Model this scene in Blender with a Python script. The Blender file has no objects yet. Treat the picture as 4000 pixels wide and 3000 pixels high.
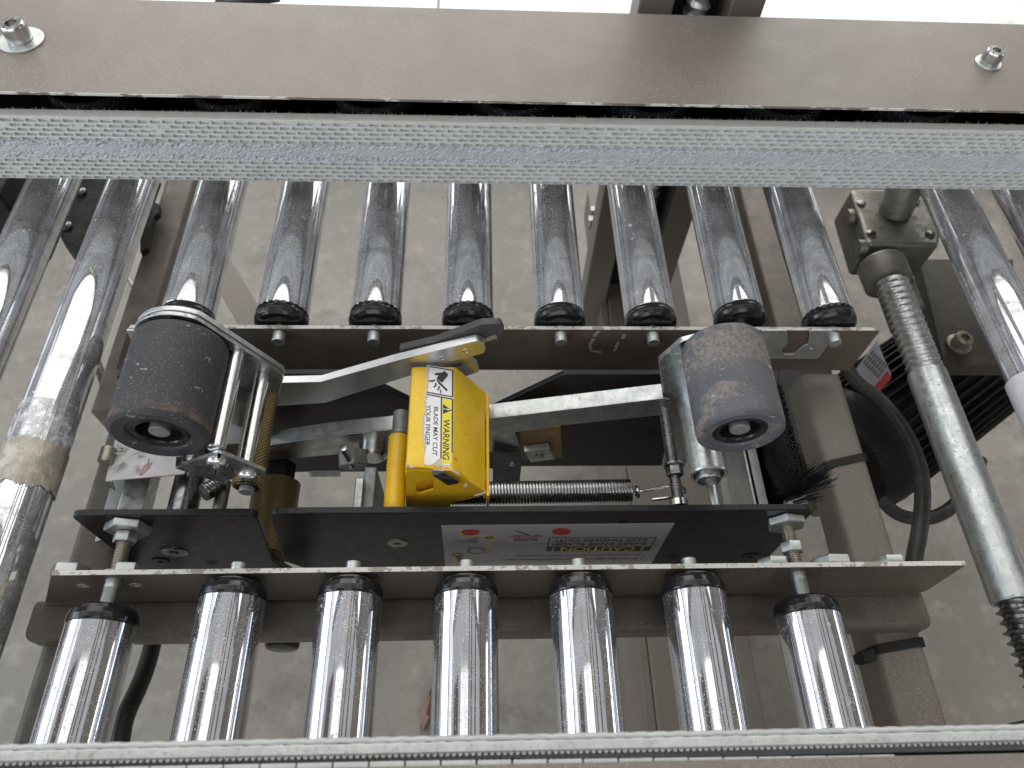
import bpy, bmesh, math, random
from math import sin, cos, pi, radians
from mathutils import Vector, Matrix, Euler

random.seed(7)
D = bpy.data
SC = bpy.context.scene
COL = SC.collection

# ------------------------------------------------------------------ camera, world, light, exposure
CAM_ROT = (32.26587568, -2.05740545, -1.28278258)
CAM_POS = Vector((0, 0, 0.60))
FPX = 2867.4                                  # focal length in pixels of the 4000 x 3000 photograph
cam_d = D.cameras.new('camera')
cam_d.sensor_width = 36
cam_d.lens = 36 * FPX / 4000
cam_d.clip_start = 0.02
cam_d.clip_end = 60
cam_d.dof.use_dof = True
cam_d.dof.focus_distance = 0.63
cam_d.dof.aperture_fstop = 7.5
cam = D.objects.new('camera', cam_d)
COL.objects.link(cam)
cam.location = CAM_POS
cam.rotation_euler = Euler([radians(a) for a in CAM_ROT], 'XYZ')
SC.camera = cam
RM = cam.rotation_euler.to_matrix()

W = D.worlds.new('World')
SC.world = W
W.use_nodes = True
W.node_tree.nodes['Background'].inputs[0].default_value = (0.86, 0.93, 1.0, 1)
W.node_tree.nodes['Background'].inputs[1].default_value = 0.12


def lamp(name, loc, target, sx, sy, radiance, col):
    l = D.lights.new(name, 'AREA')
    l.shape = 'RECTANGLE'
    l.size = sx
    l.size_y = sy
    l.energy = radiance * pi * sx * sy
    l.color = col
    o = D.objects.new(name, l)
    COL.objects.link(o)
    o.location = loc
    d = Vector(target) - Vector(loc)
    o.rotation_euler = d.to_track_quat('-Z', 'Y').to_euler()
    return o


# roof light beyond the machine, skylight overhead, added back light, glazed left side, far window right, hanging lamps
lamp('overhead_fill', (0.0, -1.2, 3.7), (0.0, -1.2, 0), 9.0, 5.0, 0.26, (1.0, 0.98, 0.95))  # added dim overhead fill, lifts the midtones mirrored in the rollers
lamp('roof_light', (0.0, 2.95, 3.5), (0.0, 2.95, 0), 7.0, 3.1, 1.4, (1.0, 0.99, 0.96))
lamp('skylight', (0.0, -0.3, 3.5), (0.0, -0.3, 0), 1.8, 2.2, 0.85, (1.0, 0.99, 0.97))
lamp('back_fill', (0.3, 4.5, 1.9), (0.3, 0.0, 1.9), 6.4, 3.8, 2.3, (1.0, 0.965, 0.91))  # added light from beyond, for the floor gradient and cover sheen
lamp('left_glazing', (-3.4, -0.9, 1.15), (0, -0.9, 1.15), 4.4, 1.6, 3.2, (0.78, 0.87, 1.0))
lamp('upper_left_fill', (-3.5, 0.4, 2.9), (0, 0.4, 2.2), 5.0, 1.1, 0.8, (0.97, 0.98, 1.0))  # added fill high on the left, whitens the roller reflections
lamp('right_window', (4.2, 0.4, 0.75), (0, 0.4, 0.75), 1.4, 0.55, 2.4, (0.95, 0.97, 1.0))
lamp('front_fill', (-0.8, -4.2, 2.0), (-0.4, 0.0, 0.6), 5.0, 3.4, 1.5, (1.0, 0.985, 0.96))  # added fill from behind the viewer, brightens the belt face
for lx in (-1.5, -0.6, 0.3, 1.2):
    lamp('hanging_lamp', (lx, -1.7, 2.8), (lx, -1.7, 0), 0.22, 0.22, 9.0, (1.0, 0.98, 0.93))

SC.view_settings.view_transform = 'Standard'
SC.view_settings.look = 'None'
SC.view_settings.gamma = 1
SC.view_settings.exposure = 0.38
SC.render.engine = 'CYCLES'
SC.cycles.use_denoising = True
SC.cycles.max_bounces = 8
SC.cycles.sample_clamp_indirect = 6
SC.cycles.caustics_reflective = False
SC.cycles.caustics_refractive = False


# ------------------------------------------------------------------ pixel of the photograph -> point on a plane of the place
def ray(px, py):
    return RM @ Vector(((px - 2000) / FPX, -(py - 1500) / FPX, -1.0))


def AZ(px, py, z):
    d = ray(px, py)
    return CAM_POS + d * ((z - CAM_POS.z) / d.z)


def AY(px, py, y):
    d = ray(px, py)
    return CAM_POS + d * ((y - CAM_POS.y) / d.y)


# ------------------------------------------------------------------ mesh helpers
def frame(axis):
    a = Vector(axis).normalized()
    r = Vector((0, 0, 1)) if abs(a.z) < 0.9 else Vector((1, 0, 0))
    u = r.cross(a).normalized()
    return u, a.cross(u), a


class MB:
    def __init__(s):
        s.v = []
        s.f = []
        s.uv = {}

    def add(s, vs, fs):
        b = len(s.v)
        s.v += [tuple(p) for p in vs]
        s.f += [tuple(i + b for i in f) for f in fs]
        return b

    def box(s, lo, hi):
        x0, y0, z0 = lo
        x1, y1, z1 = hi
        s.add([(x0, y0, z0), (x1, y0, z0), (x1, y1, z0), (x0, y1, z0), (x0, y0, z1), (x1, y0, z1), (x1, y1, z1), (x0, y1, z1)],
              [(3, 2, 1, 0), (4, 5, 6, 7), (0, 1, 5, 4), (1, 2, 6, 5), (2, 3, 7, 6), (3, 0, 4, 7)])
        return s

    def obox(s, c, u, v, w):                  # oriented box from a centre and three half vectors
        c, u, v, w = Vector(c), Vector(u), Vector(v), Vector(w)
        p = [c + a * u + b * v + d * w for d in (-1, 1) for a, b in ((-1, -1), (1, -1), (1, 1), (-1, 1))]
        s.add(p, [(3, 2, 1, 0), (4, 5, 6, 7), (0, 1, 5, 4), (1, 2, 6, 5), (2, 3, 7, 6), (3, 0, 4, 7)])
        return s

    def prism(s, pts, vec):                   # planar outline (3-D points) pushed along vec
        n = len(pts)
        vec = Vector(vec)
        p = [Vector(q) for q in pts]
        s.add(p + [q + vec for q in p],
              [tuple(range(n - 1, -1, -1)), tuple(range(n, 2 * n))] + [(i, (i + 1) % n, n + (i + 1) % n, n + i) for i in range(n)])
        return s

    def lathe(s, p0, axis, prof, n=48, phase=0.0, cap=True, uv=True):
        u, v, a = frame(axis)
        p0 = Vector(p0)
        b = len(s.v)
        full = [prof[0]]                      # holding loops keep long straight stretches truly straight when shaded smooth
        for (ta, ra_), (tb_, rb_) in zip(prof[:-1], prof[1:]):
            L = math.hypot(tb_ - ta, rb_ - ra_)
            if L > .0028 and n > 8:
                for f in (.0004 / L, 1 - .0004 / L):
                    full.append((ta + (tb_ - ta) * f, ra_ + (rb_ - ra_) * f))
            full.append((tb_, rb_))
        prof = full
        m = len(prof)
        for (t, r) in prof:
            for k in range(n):
                g = 2 * pi * k / n + phase
                s.v.append(tuple(p0 + a * t + (u * cos(g) + v * sin(g)) * r))
        for i in range(m - 1):
            for k in range(n):
                k2 = (k + 1) % n
                f = (b + i * n + k, b + i * n + k2, b + (i + 1) * n + k2, b + (i + 1) * n + k)
                if uv:
                    r = max(prof[i][1], prof[i + 1][1])
                    x0, x1 = 2 * pi * r * k / n, 2 * pi * r * (k + 1) / n
                    t0, t1 = prof[i][0], prof[i + 1][0]
                    s.uv[len(s.f)] = [(x0, t0), (x1, t0), (x1, t1), (x0, t1)]
                s.f.append(f)
        if cap:
            s.f.append(tuple(b + k for k in range(n - 1, -1, -1)))
            s.f.append(tuple(b + (m - 1) * n + k for k in range(n)))
        return s

    def cyl(s, p0, p1, r, n=32, ch=0.0):
        p0, p1 = Vector(p0), Vector(p1)
        L = (p1 - p0).length
        pr = [(0, r), (L, r)] if not ch else [(0, r - ch), (ch * .3, r - ch * .3), (ch, r), (L - ch, r), (L - ch * .3, r - ch * .3), (L, r - ch)]
        return s.lathe(p0, p1 - p0, pr, n)

    def hexn(s, p0, axis, h, rad, phase=0.0):   # hexagonal nut body with chamfered corners
        return s.lathe(p0, axis, [(0, rad * .93), (h * .14, rad), (h * .86, rad), (h, rad * .93)], 6, phase, uv=False)

    def thread(s, p0, p1, r, pitch, depth, n=20):
        p0, p1 = Vector(p0), Vector(p1)
        L = (p1 - p0).length
        u, v, a = frame(p1 - p0)
        steps = max(4, int(L / pitch * 6))
        b = len(s.v)
        for i in range(steps + 1):
            t = L * i / steps
            for k in range(n):
                g = 2 * pi * k / n
                ph = (t / pitch + k / n) % 1.0
                h = min(1, max(0, 1.25 - abs(ph - .5) * 4)) * 1.0
                rr = r - depth + depth * h
                s.v.append(tuple(p0 + a * t + (u * cos(g) + v * sin(g)) * rr))
        for i in range(steps):
            for k in range(n):
                k2 = (k + 1) % n
                s.f.append((b + i * n + k, b + i * n + k2, b + (i + 1) * n + k2, b + (i + 1) * n + k))
        s.f.append(tuple(b + k for k in range(n - 1, -1, -1)))
        s.f.append(tuple(b + steps * n + k for k in range(n)))
        return s

    def tube(s, pts, r, n=10, closed=False, smooth=0):
        P = [Vector(p) for p in pts]
        for _ in range(smooth):
            Q = []
            m = len(P)
            rng = range(m if closed else m - 1)
            if not closed:
                Q.append(P[0])
            for i in rng:
                a, c = P[i], P[(i + 1) % m]
                Q += [a * .75 + c * .25, a * .25 + c * .75]
            if not closed:
                Q.append(P[-1])
            P = Q
        m = len(P)
        b = len(s.v)
        up = None
        for i in range(m):
            t = (P[(i + 1) % m] - P[i - 1]) if closed else (P[min(i + 1, m - 1)] - P[max(i - 1, 0)])
            t.normalize()
            if up is None:
                up = frame(t)[0]
            up = (up - t * up.dot(t)).normalized()
            w = t.cross(up)
            rr = r[i] if isinstance(r, list) else r
            for k in range(n):
                g = 2 * pi * k / n
                s.v.append(tuple(P[i] + (up * cos(g) + w * sin(g)) * rr))
        for i in range(m if closed else m - 1):
            j = (i + 1) % m
            for k in range(n):
                k2 = (k + 1) % n
                s.f.append((b + i * n + k, b + i * n + k2, b + j * n + k2, b + j * n + k))
        if not closed:
            s.f.append(tuple(b + k for k in range(n - 1, -1, -1)))
            s.f.append(tuple(b + (m - 1) * n + k for k in range(n)))
        return s

    def mesh(s, name, smooth=True, ang=35):
        me = D.meshes.new(name)
        me.from_pydata(s.v, [], s.f)
        if s.uv:
            ul = me.uv_layers.new(name='UVMap')
            for i, p in enumerate(me.polygons):
                if i in s.uv:
                    for li, c in zip(p.loop_indices, s.uv[i]):
                        ul.data[li].uv = c
        bm = bmesh.new()
        bm.from_mesh(me)
        bmesh.ops.recalc_face_normals(bm, faces=bm.faces)
        bm.to_mesh(me)
        bm.free()
        if smooth:
            me.polygons.foreach_set('use_smooth', [True] * len(me.polygons))
            me.set_sharp_from_angle(angle=radians(ang))
        return me


def thing(name, label, cat, loc=(0, 0, 0), group=None):
    o = D.objects.new(name, None)
    COL.objects.link(o)
    o.location = loc
    o.empty_display_size = .02
    o['label'] = label
    o['category'] = cat
    o['kind'] = 'thing'
    if group:
        o['group'] = group
    return o


def obj(name, mb, mat, parent=None, bevel=0.0, label=None, kind=None, ang=35):
    me = mb.mesh(name, ang=ang) if isinstance(mb, MB) else mb
    if mat and not me.materials:
        me.materials.append(mat)
    o = D.objects.new(name, me)
    COL.objects.link(o)
    if parent:
        o.parent = parent
        if parent.type == 'EMPTY':
            o.location = -parent.location      # meshes are written in the coordinates of the place
    if bevel:
        b = o.modifiers.new('bevel', 'BEVEL')
        b.width = bevel
        b.segments = 2
        b.limit_method = 'ANGLE'
        b.angle_limit = radians(40)
        b.harden_normals = True
    if label:
        o['label'] = label
    if kind:
        o['kind'] = kind
    return o


def single(name, mb, mat, label, cat, group=None, bevel=0.0):
    o = obj(name, mb, mat, None, bevel, label)
    o['kind'] = 'thing'
    o['category'] = cat
    if group:
        o['group'] = group
    return o


def copy_tree(o, parent=None):
    c = o.copy()
    COL.objects.link(c)
    c.parent = parent
    for ch in list(o.children):
        copy_tree(ch, c)
    return c


def text_mesh(body, a, b, up, height, thick_off, shear=0.0, bold=.018):
    """flat lettering whose baseline runs from point a to point b, with capital height along up"""
    cu = D.curves.new('lettering', 'FONT')
    cu.body = body
    cu.size = 1.0
    cu.shear = shear
    cu.offset = bold
    to = D.objects.new('lettering', cu)
    COL.objects.link(to)
    dg = bpy.context.evaluated_depsgraph_get()
    me = D.meshes.new_from_object(to.evaluated_get(dg))
    D.objects.remove(to)
    xs = [v.co.x for v in me.vertices]
    ys = [v.co.y for v in me.vertices]
    x0, x1 = min(xs), max(xs)
    cap = 0.69
    a, b, up = Vector(a), Vector(b), Vector(up)
    u = (b - a) / (x1 - x0)
    v = up.normalized() * (height / cap)
    for vt in me.vertices:
        vt.co = a + u * (vt.co.x - x0) + v * vt.co.y + Vector(thick_off)
    return me


# ------------------------------------------------------------------ materials
def nt(m):
    return m.node_tree.nodes, m.node_tree.links


def base_mat(name, col, rough=.5, metal=0.0, spec=.5):
    m = D.materials.new(name)
    m.use_nodes = True
    n, l = nt(m)
    p = n['Principled BSDF']
    p.inputs['Base Color'].default_value = (*col, 1)
    p.inputs['Roughness'].default_value = rough
    p.inputs['Metallic'].default_value = metal
    p.inputs['Specular IOR Level'].default_value = spec
    return m


def coords(m, stretch=(1, 1, 1), uv=False, rnd=True):
    n, l = nt(m)
    t = n.new('ShaderNodeTexCoord')
    mp = n.new('ShaderNodeMapping')
    mp.inputs['Scale'].default_value = stretch
    l.new(t.outputs['UV' if uv else 'Object'], mp.inputs['Vector'])
    if rnd and not uv:
        oi = n.new('ShaderNodeObjectInfo')
        mu = n.new('ShaderNodeMath')
        mu.operation = 'MULTIPLY'
        mu.inputs[1].default_value = 37.0
        l.new(oi.outputs['Random'], mu.inputs[0])
        cb = n.new('ShaderNodeCombineXYZ')
        for i in range(3):
            l.new(mu.outputs[0], cb.inputs[i])
        l.new(cb.outputs[0], mp.inputs['Location'])
    return mp.outputs[0]


def noise(m, vec, scale, detail=3, rough=.55, lo=.4, hi=.6):
    n, l = nt(m)
    x = n.new('ShaderNodeTexNoise')
    x.inputs['Scale'].default_value = scale
    x.inputs['Detail'].default_value = detail
    x.inputs['Roughness'].default_value = rough
    l.new(vec, x.inputs['Vector'])
    r = n.new('ShaderNodeMapRange')
    r.inputs['From Min'].default_value = lo
    r.inputs['From Max'].default_value = hi
    l.new(x.outputs[0], r.inputs['Value'])
    return r.outputs[0]


def mixc(m, fac, a, b):
    n, l = nt(m)
    x = n.new('ShaderNodeMix')
    x.data_type = 'RGBA'
    if isinstance(fac, float):
        x.inputs[0].default_value = fac
    else:
        l.new(fac, x.inputs[0])
    for s, i in ((a, 6), (b, 7)):
        if isinstance(s, tuple):
            x.inputs[i].default_value = (*s, 1)
        else:
            l.new(s, x.inputs[i])
    return x.outputs[2]


def mixf(m, fac, a, b):
    n, l = nt(m)
    x = n.new('ShaderNodeMix')
    x.data_type = 'FLOAT'
    if isinstance(fac, float):
        x.inputs[0].default_value = fac
    else:
        l.new(fac, x.inputs[0])
    for s, i in ((a, 2), (b, 3)):
        if isinstance(s, (int, float)):
            x.inputs[i].default_value = s
        else:
            l.new(s, x.inputs[i])
    return x.outputs[0]


def mul(m, a, b):
    n, l = nt(m)
    x = n.new('ShaderNodeMath')
    x.operation = 'MULTIPLY'
    for i, s in enumerate((a, b)):
        if isinstance(s, (int, float)):
            x.inputs[i].default_value = s
        else:
            l.new(s, x.inputs[i])
    return x.outputs[0]


def link(m, out, inp):
    n, l = nt(m)
    l.new(out, n['Principled BSDF'].inputs[inp])


def bump(m, h, strength=.3, dist=.0005):
    n, l = nt(m)
    b = n.new('ShaderNodeBump')
    b.inputs['Strength'].default_value = strength
    b.inputs['Distance'].default_value = dist
    l.new(h, b.inputs['Height'])
    link(m, b.outputs[0], 'Normal')


def up_mask(m, lo=.6, hi=.9):                 # 1 where a surface faces up
    n, l = nt(m)
    g = n.new('ShaderNodeNewGeometry')
    s = n.new('ShaderNodeSeparateXYZ')
    l.new(g.outputs['True Normal'], s.inputs[0])
    r = n.new('ShaderNodeMapRange')
    r.inputs['From Min'].default_value = lo
    r.inputs['From Max'].default_value = hi
    l.new(s.outputs[2], r.inputs['Value'])
    return r.outputs[0]


def worn(name, col, col2, rough=.45, metal=0.0, scale=40, dust=(.42, .39, .35), dust_amt=.35, dust_scale=900,
         stretch=(1, 1, 1), rvar=.12, bmp=0.0, bscale=700, speck=.62, spec=.5):
    """two close tones in broad clouds, fine settled lint specks, uneven gloss"""
    m = base_mat(name, col, rough, metal, spec)
    v = coords(m, stretch)
    c = mixc(m, noise(m, v, scale, 4, .6, .35, .65), col, col2)
    if dust_amt:
        sp = mul(m, mul(m, noise(m, v, dust_scale, 2, .6, speck, speck + .05), dust_amt), noise(m, v, scale * .6, 3, .6, .3, .6))
        c = mixc(m, sp, c, dust)
        if metal:
            link(m, mixf(m, sp, metal, 0.0), 'Metallic')
        link(m, mixf(m, sp, mixf(m, noise(m, v, scale * 2.2, 4, .65, .35, .65), rough - rvar, rough + rvar), .85), 'Roughness')
    else:
        link(m, mixf(m, noise(m, v, scale * 2.2, 4, .65, .35, .65), rough - rvar, rough + rvar), 'Roughness')
    link(m, c, 'Base Color')
    if bmp:
        bump(m, noise(m, v, bscale, 3, .6, .2, .8), bmp)
    return m


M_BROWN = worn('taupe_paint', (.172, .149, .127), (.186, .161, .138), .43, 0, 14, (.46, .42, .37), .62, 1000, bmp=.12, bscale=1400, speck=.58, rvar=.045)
M_BROWN_D = worn('taupe_paint_dark', (.098, .082, .068), (.15, .126, .105), .48, 0, 30, (.38, .34, .29), .6, 900, bmp=.15, bscale=1200, speck=.58)  # the taupe paint in a darker, more varied tone


def edge_paint():                             # rail paint, chipped to bare light metal and filler along its top edge
    m = base_mat('rail_paint', (.12, .1, .085), .45)
    v = coords(m, rnd=False)
    c = mixc(m, noise(m, v, 30, 4, .6, .35, .65), (.105, .084, .069), (.135, .110, .092))
    sp = mul(m, noise(m, v, 950, 2, .6, .6, .66), .5)
    c = mixc(m, sp, c, (.4, .36, .32))
    vs = coords(m, (1, 1, .4), rnd=False)
    chip = mul(m, noise(m, vs, 55, 5, .7, .42, .46), up_mask(m))
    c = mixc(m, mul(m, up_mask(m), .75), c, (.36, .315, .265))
    c = mixc(m, chip, c, (.62, .60, .56))
    c = mixc(m, mul(m, mul(m, noise(m, vs, 140, 4, .7, .57, .6), up_mask(m)), .8), c, (.26, .24, .23))
    link(m, c, 'Base Color')
    link(m, mixf(m, chip, .45, .6), 'Roughness')
    bump(m, noise(m, v, 1200, 3, .6, .2, .8), .12)
    return m


M_RAIL = edge_paint()


def chip_mat():
    m = base_mat('chipped_highlit_paint', (.2, .17, .15), .5)
    v = coords(m, (.35, 1, 1), rnd=False)
    c = mixc(m, noise(m, v, 60, 5, .75, .50, .54), (.17, .145, .125), (.60, .585, .55))
    link(m, c, 'Base Color')
    return m


M_CHIP = chip_mat()


def chrome(name, grime, gscale, haze, streak, rmax):
    m = base_mat(name, (.80, .82, .86), .05, 1.0)
    n, l = nt(m)
    v = coords(m)
    vr = coords(m, (1, 5, 1))                 # bands that run round the roller
    film = mul(m, noise(m, vr, 9, 5, .65, .46, .66), noise(m, v, gscale, 5, .7, .35, .6))
    specks = noise(m, v, 900, 2, .6, .585, .63)
    patch = noise(m, v, 22, 5, .7, .42, .58)
    sp = mul(m, mul(m, specks, patch), .55 + grime * .3)
    chips = mul(m, noise(m, v, 70, 4, .68, .675, .69), .9)
    f2 = mul(m, film, grime)
    c = mixc(m, f2, (.80, .82, .86), (.42, .41, .40))
    c = mixc(m, sp, c, (.55, .53, .5))
    c = mixc(m, chips, c, (.72, .70, .62))
    mirror_stripes = noise(m, coords(m, (1, .02, 1)), 420, 4, .7, .40, .72)  # lengthwise streaks in the colour, imitating striped reflections
    c = mixc(m, mul(m, mirror_stripes, streak), c, (.30, .30, .32))
    link(m, c, 'Base Color')
    k = n.new('ShaderNodeMath')
    k.operation = 'MAXIMUM'
    l.new(sp, k.inputs[0])
    l.new(chips, k.inputs[1])
    link(m, mixf(m, k.outputs[0], 1.0 - haze, 0.0), 'Metallic')
    r = mixf(m, f2, .035, rmax)
    r = mixf(m, k.outputs[0], r, .7)
    link(m, r, 'Roughness')
    bump(m, noise(m, coords(m, (1, .15, 1)), 160, 3, .6, .2, .8), .025, .0004)
    return m


M_CHROME = chrome('dusty_chrome', .85, 70, .25, .25, .18)
M_CHROME2 = chrome('mirror_striped_chrome', .38, 60, .06, .5, .22)
M_CAP = worn('black_plastic', (.010, .010, .011), (.014, .014, .015), .17, 0, 60, (.3, .29, .28), .3, 1300, rvar=.05, speck=.64)
M_ZINC = worn('zinc_plate', (.60, .63, .63), (.45, .47, .47), .36, 1.0, 90, (.12, .11, .1), .55, 500, rvar=.1, speck=.61)
M_ZINC_C = worn('clean_zinc', (.70, .72, .71), (.62, .64, .63), .36, 1.0, 60, (.2, .19, .18), .3, 600, rvar=.05, speck=.65)
M_ZINC_W = worn('pale_zinc', (.60, .625, .61), (.48, .50, .49), .45, .92, 60, (.25, .24, .22), .4, 600, rvar=.1, speck=.6)
M_GALV = worn('galvanised_steel', (.66, .69, .67), (.55, .575, .565), .34, .85, 60, (.2, .18, .14), .5, 400, rvar=.1, speck=.6)
M_STEEL = worn('bright_steel', (.70, .71, .70), (.6, .6, .585), .2, 1.0, 90, (.2, .18, .15), .35, 600, rvar=.06, speck=.65)
M_DSTEEL = worn('oily_steel', (.22, .22, .22), (.32, .32, .31), .3, 1.0, 90, (.05, .045, .04), .6, 500)
M_SPRING = worn('spring_wire', (.60, .62, .62), (.5, .52, .52), .25, 1.0, 90, (.1, .09, .08), .4, 500, rvar=.06)
M_BLACKP = worn('black_enamel', (.012, .0118, .0125), (.016, .0155, .016), .33, 0, 50, (.34, .32, .3), .4, 1000, rvar=.06, bmp=.05, bscale=1600, speck=.655, spec=.28)
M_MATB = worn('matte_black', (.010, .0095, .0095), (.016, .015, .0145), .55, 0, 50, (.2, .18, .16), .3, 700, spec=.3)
M_RUBBER = worn('black_rubber', (.035, .035, .038), (.05, .05, .053), .55, 0, 50, (.3, .27, .23), .5, 500, bmp=.1, bscale=600, speck=.64)
M_CABLE = worn('cable_rubber', (.03, .028, .026), (.055, .05, .045), .45, 0, 40, (.22, .19, .15), .5, 500)
M_CAST = worn('cast_alloy', (.22, .21, .18), (.32, .31, .28), .45, .7, 50, (.06, .05, .04), .7, 300, bmp=.3, bscale=500, speck=.58)
M_MOTOR = worn('motor_paint', (.011, .0105, .010), (.018, .0165, .015), .55, 0, 40, (.2, .17, .13), .4, 500, spec=.25)
M_MATG = worn('grey_plastic', (.05, .05, .052), (.07, .07, .072), .5, 0, 40, (.2, .19, .18), .4, 500)
M_OILY = worn('oily_dim_brown', (.045, .039, .032), (.07, .061, .05), .42, .1, 40, (.3, .25, .18), .5, 400)  # grimy brown, colour also lowered to imitate the dim light there
M_NYLON = base_mat('white_nylon', (.78, .78, .80), .4)
M_SLEEVE = worn('white_sleeve', (.80, .79, .82), (.72, .71, .73), .45, 0, 60, (.2, .19, .18), .6, 300, speck=.67)
M_PRINT_K = base_mat('black_print', (.02, .02, .022), .5)
M_PRINT_G = base_mat('grey_print', (.10, .10, .11), .5)
M_PRINT_R = base_mat('red_print', (.50, .035, .035), .5)
M_PRINT_Y = base_mat('yellow_print', (.75, .62, .05), .5)
M_CHALK = worn('chalk_mark', (.5, .47, .44), (.3, .28, .26), .8, 0, 300, (.2, .17, .15), .8, 900, speck=.52)
M_STICKER = worn('grey_label', (.46, .46, .485), (.42, .42, .44), .38, 0, 40, (.25, .24, .23), .4, 500, speck=.66)
M_WHITEST = worn('white_vinyl', (.80, .80, .82), (.72, .71, .71), .4, 0, 60, (.35, .32, .28), .5, 400, speck=.65)
M_TORN = worn('torn_paper', (.62, .56, .48), (.40, .33, .26), .8, 0, 300, (.75, .72, .68), .8, 700, speck=.55)
M_BLADE = base_mat('blade_steel', (.72, .75, .78), .12, 1.0)


def yellow(name, a, b):
    m = base_mat(name, a, .36)
    v = coords(m, rnd=False)
    c = mixc(m, noise(m, v, 45, 4, .6, .35, .65), a, b)
    dirt = mul(m, noise(m, v, 900, 2, .65, .60, .66), noise(m, v, 38, 4, .65, .46, .62))
    c = mixc(m, mul(m, dirt, .75), c, (.10, .065, .025))
    c = mixc(m, mul(m, noise(m, v, 120, 4, .7, .66, .70), .6), c, (.25, .17, .06))
    link(m, c, 'Base Color')
    link(m, mixf(m, dirt, .33, .7), 'Roughness')
    bump(m, noise(m, v, 900, 3, .6, .2, .8), .07)
    return m


M_YEL = yellow('yellow_enamel', (.82, .54, .025), (.76, .47, .02))
M_YEL_DEEP = yellow('yellow_enamel_deep', (.80, .49, .016), (.72, .41, .013))  # same yellow paint, slightly deeper, for panel, lip and hinge


def brass(name, k):
    m = base_mat(name, (.55, .40, .18), .32, 1.0)
    n, l = nt(m)
    hs = []
    for ang in (45, -45):
        v = coords(m, uv=True)
        v.node.inputs['Rotation'].default_value = (0, 0, radians(ang))
        w = n.new('ShaderNodeTexWave')
        w.inputs['Scale'].default_value = k
        w.bands_direction = 'X'
        l.new(v, w.inputs['Vector'])
        hs.append(w.outputs['Fac'])
    h = mul(m, hs[0], hs[1])
    o = coords(m)
    c = mixc(m, noise(m, o, 90, 4, .6, .35, .65), (.50, .39, .20), (.36, .28, .14))
    c = mixc(m, h, (.17, .12, .055), c)
    link(m, c, 'Base Color')
    bump(m, h, .9, .0009)
    return m


M_BRASS = brass('knurled_brass', 140)


def rubber_roll(name, base, tan, amt, lo, pscale, band=None, upper=None):
    """grey rubber with stuck-on remains of carton paper and torn nicks"""
    m = base_mat(name, base, .6)
    v = coords(m, rnd=False)
    vs = coords(m, (.55, 1.2, .55), rnd=False)
    c = mixc(m, noise(m, v, 30, 4, .6, .35, .65), base, tuple(x * 1.35 for x in base))
    pat = noise(m, vs, pscale, 6, .72, lo, lo + .03)
    if upper:                                 # paper fibre covers the far part, only crumbs on the rest
        n, l = nt(m)
        tc = n.new('ShaderNodeTexCoord')
        sx = n.new('ShaderNodeSeparateXYZ')
        l.new(tc.outputs['Object'], sx.inputs[0])
        mr = n.new('ShaderNodeMapRange')
        mr.inputs['From Min'].default_value = upper[0]
        mr.inputs['From Max'].default_value = upper[1]
        l.new(sx.outputs[1], mr.inputs['Value'])
        few = noise(m, vs, pscale * 1.2, 6, .72, .57, .59)
        mx = n.new('ShaderNodeMath')
        mx.operation = 'MAXIMUM'
        l.new(mul(m, pat, mr.outputs[0]), mx.inputs[0])
        l.new(few, mx.inputs[1])
        pat = mx.outputs[0]
    if band:                                  # stuck carton fibre along one end of the roller
        n, l = nt(m)
        tc = n.new('ShaderNodeTexCoord')
        sx = n.new('ShaderNodeSeparateXYZ')
        l.new(tc.outputs['Object'], sx.inputs[0])
        mr = n.new('ShaderNodeMapRange')
        mr.inputs['From Min'].default_value = band[1]
        mr.inputs['From Max'].default_value = band[0]
        l.new(sx.outputs[1], mr.inputs['Value'])
        me_ = n.new('ShaderNodeMapRange')
        me_.inputs['From Min'].default_value = band[0] - .0016
        me_.inputs['From Max'].default_value = band[0] - .0010
        l.new(sx.outputs[1], me_.inputs['Value'])
        b2 = mul(m, mul(m, mr.outputs[0], me_.outputs[0]), noise(m, v, 40, 5, .7, .46, .52))
        mx = n.new('ShaderNodeMath')
        mx.operation = 'MAXIMUM'
        l.new(pat, mx.inputs[0])
        l.new(b2, mx.inputs[1])
        pat = mx.outputs[0]
    tanv = mixc(m, noise(m, v, 260, 3, .7, .4, .6), tan, tuple(x * .55 for x in tan))
    c = mixc(m, mul(m, pat, amt), c, tanv)
    nick = noise(m, vs, 90, 5, .75, .635, .65)
    c = mixc(m, mul(m, nick, .8), c, (.40, .36, .31))
    lint = mul(m, noise(m, v, 800, 2, .6, .62, .66), .4)
    c = mixc(m, lint, c, (.33, .30, .27))
    link(m, c, 'Base Color')
    link(m, mixf(m, pat, .66, .9), 'Roughness')
    n, l = nt(m)
    a = n.new('ShaderNodeMath')
    a.operation = 'ADD'
    l.new(mul(m, pat, .6), a.inputs[0])
    l.new(mul(m, nick, 1.0), a.inputs[1])
    bump(m, a.outputs[0], .5, .0006)
    return m


M_ROLL_L = rubber_roll('nicked_rubber', (.026, .0265, .030), (.17, .120, .095), .75, .67, 34, (.2700, .2790))
M_ROLL_R = rubber_roll('papered_rubber', (.068, .071, .082), (.225, .202, .182), .8, .47, 27, None, (.300, .318))


def belt_mat():
    m = base_mat('grey_white_rubber', (.5, .52, .54), .55)
    v = coords(m, rnd=False)
    c = mixc(m, noise(m, v, 35, 4, .6, .35, .65), (.56, .585, .59), (.65, .67, .665))
    c = mixc(m, mul(m, noise(m, v, 500, 3, .6, .55, .65), .4), c, (.36, .37, .38))
    link(m, c, 'Base Color')
    bump(m, noise(m, v, 900, 3, .6, .2, .8), .15)
    return m


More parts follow.
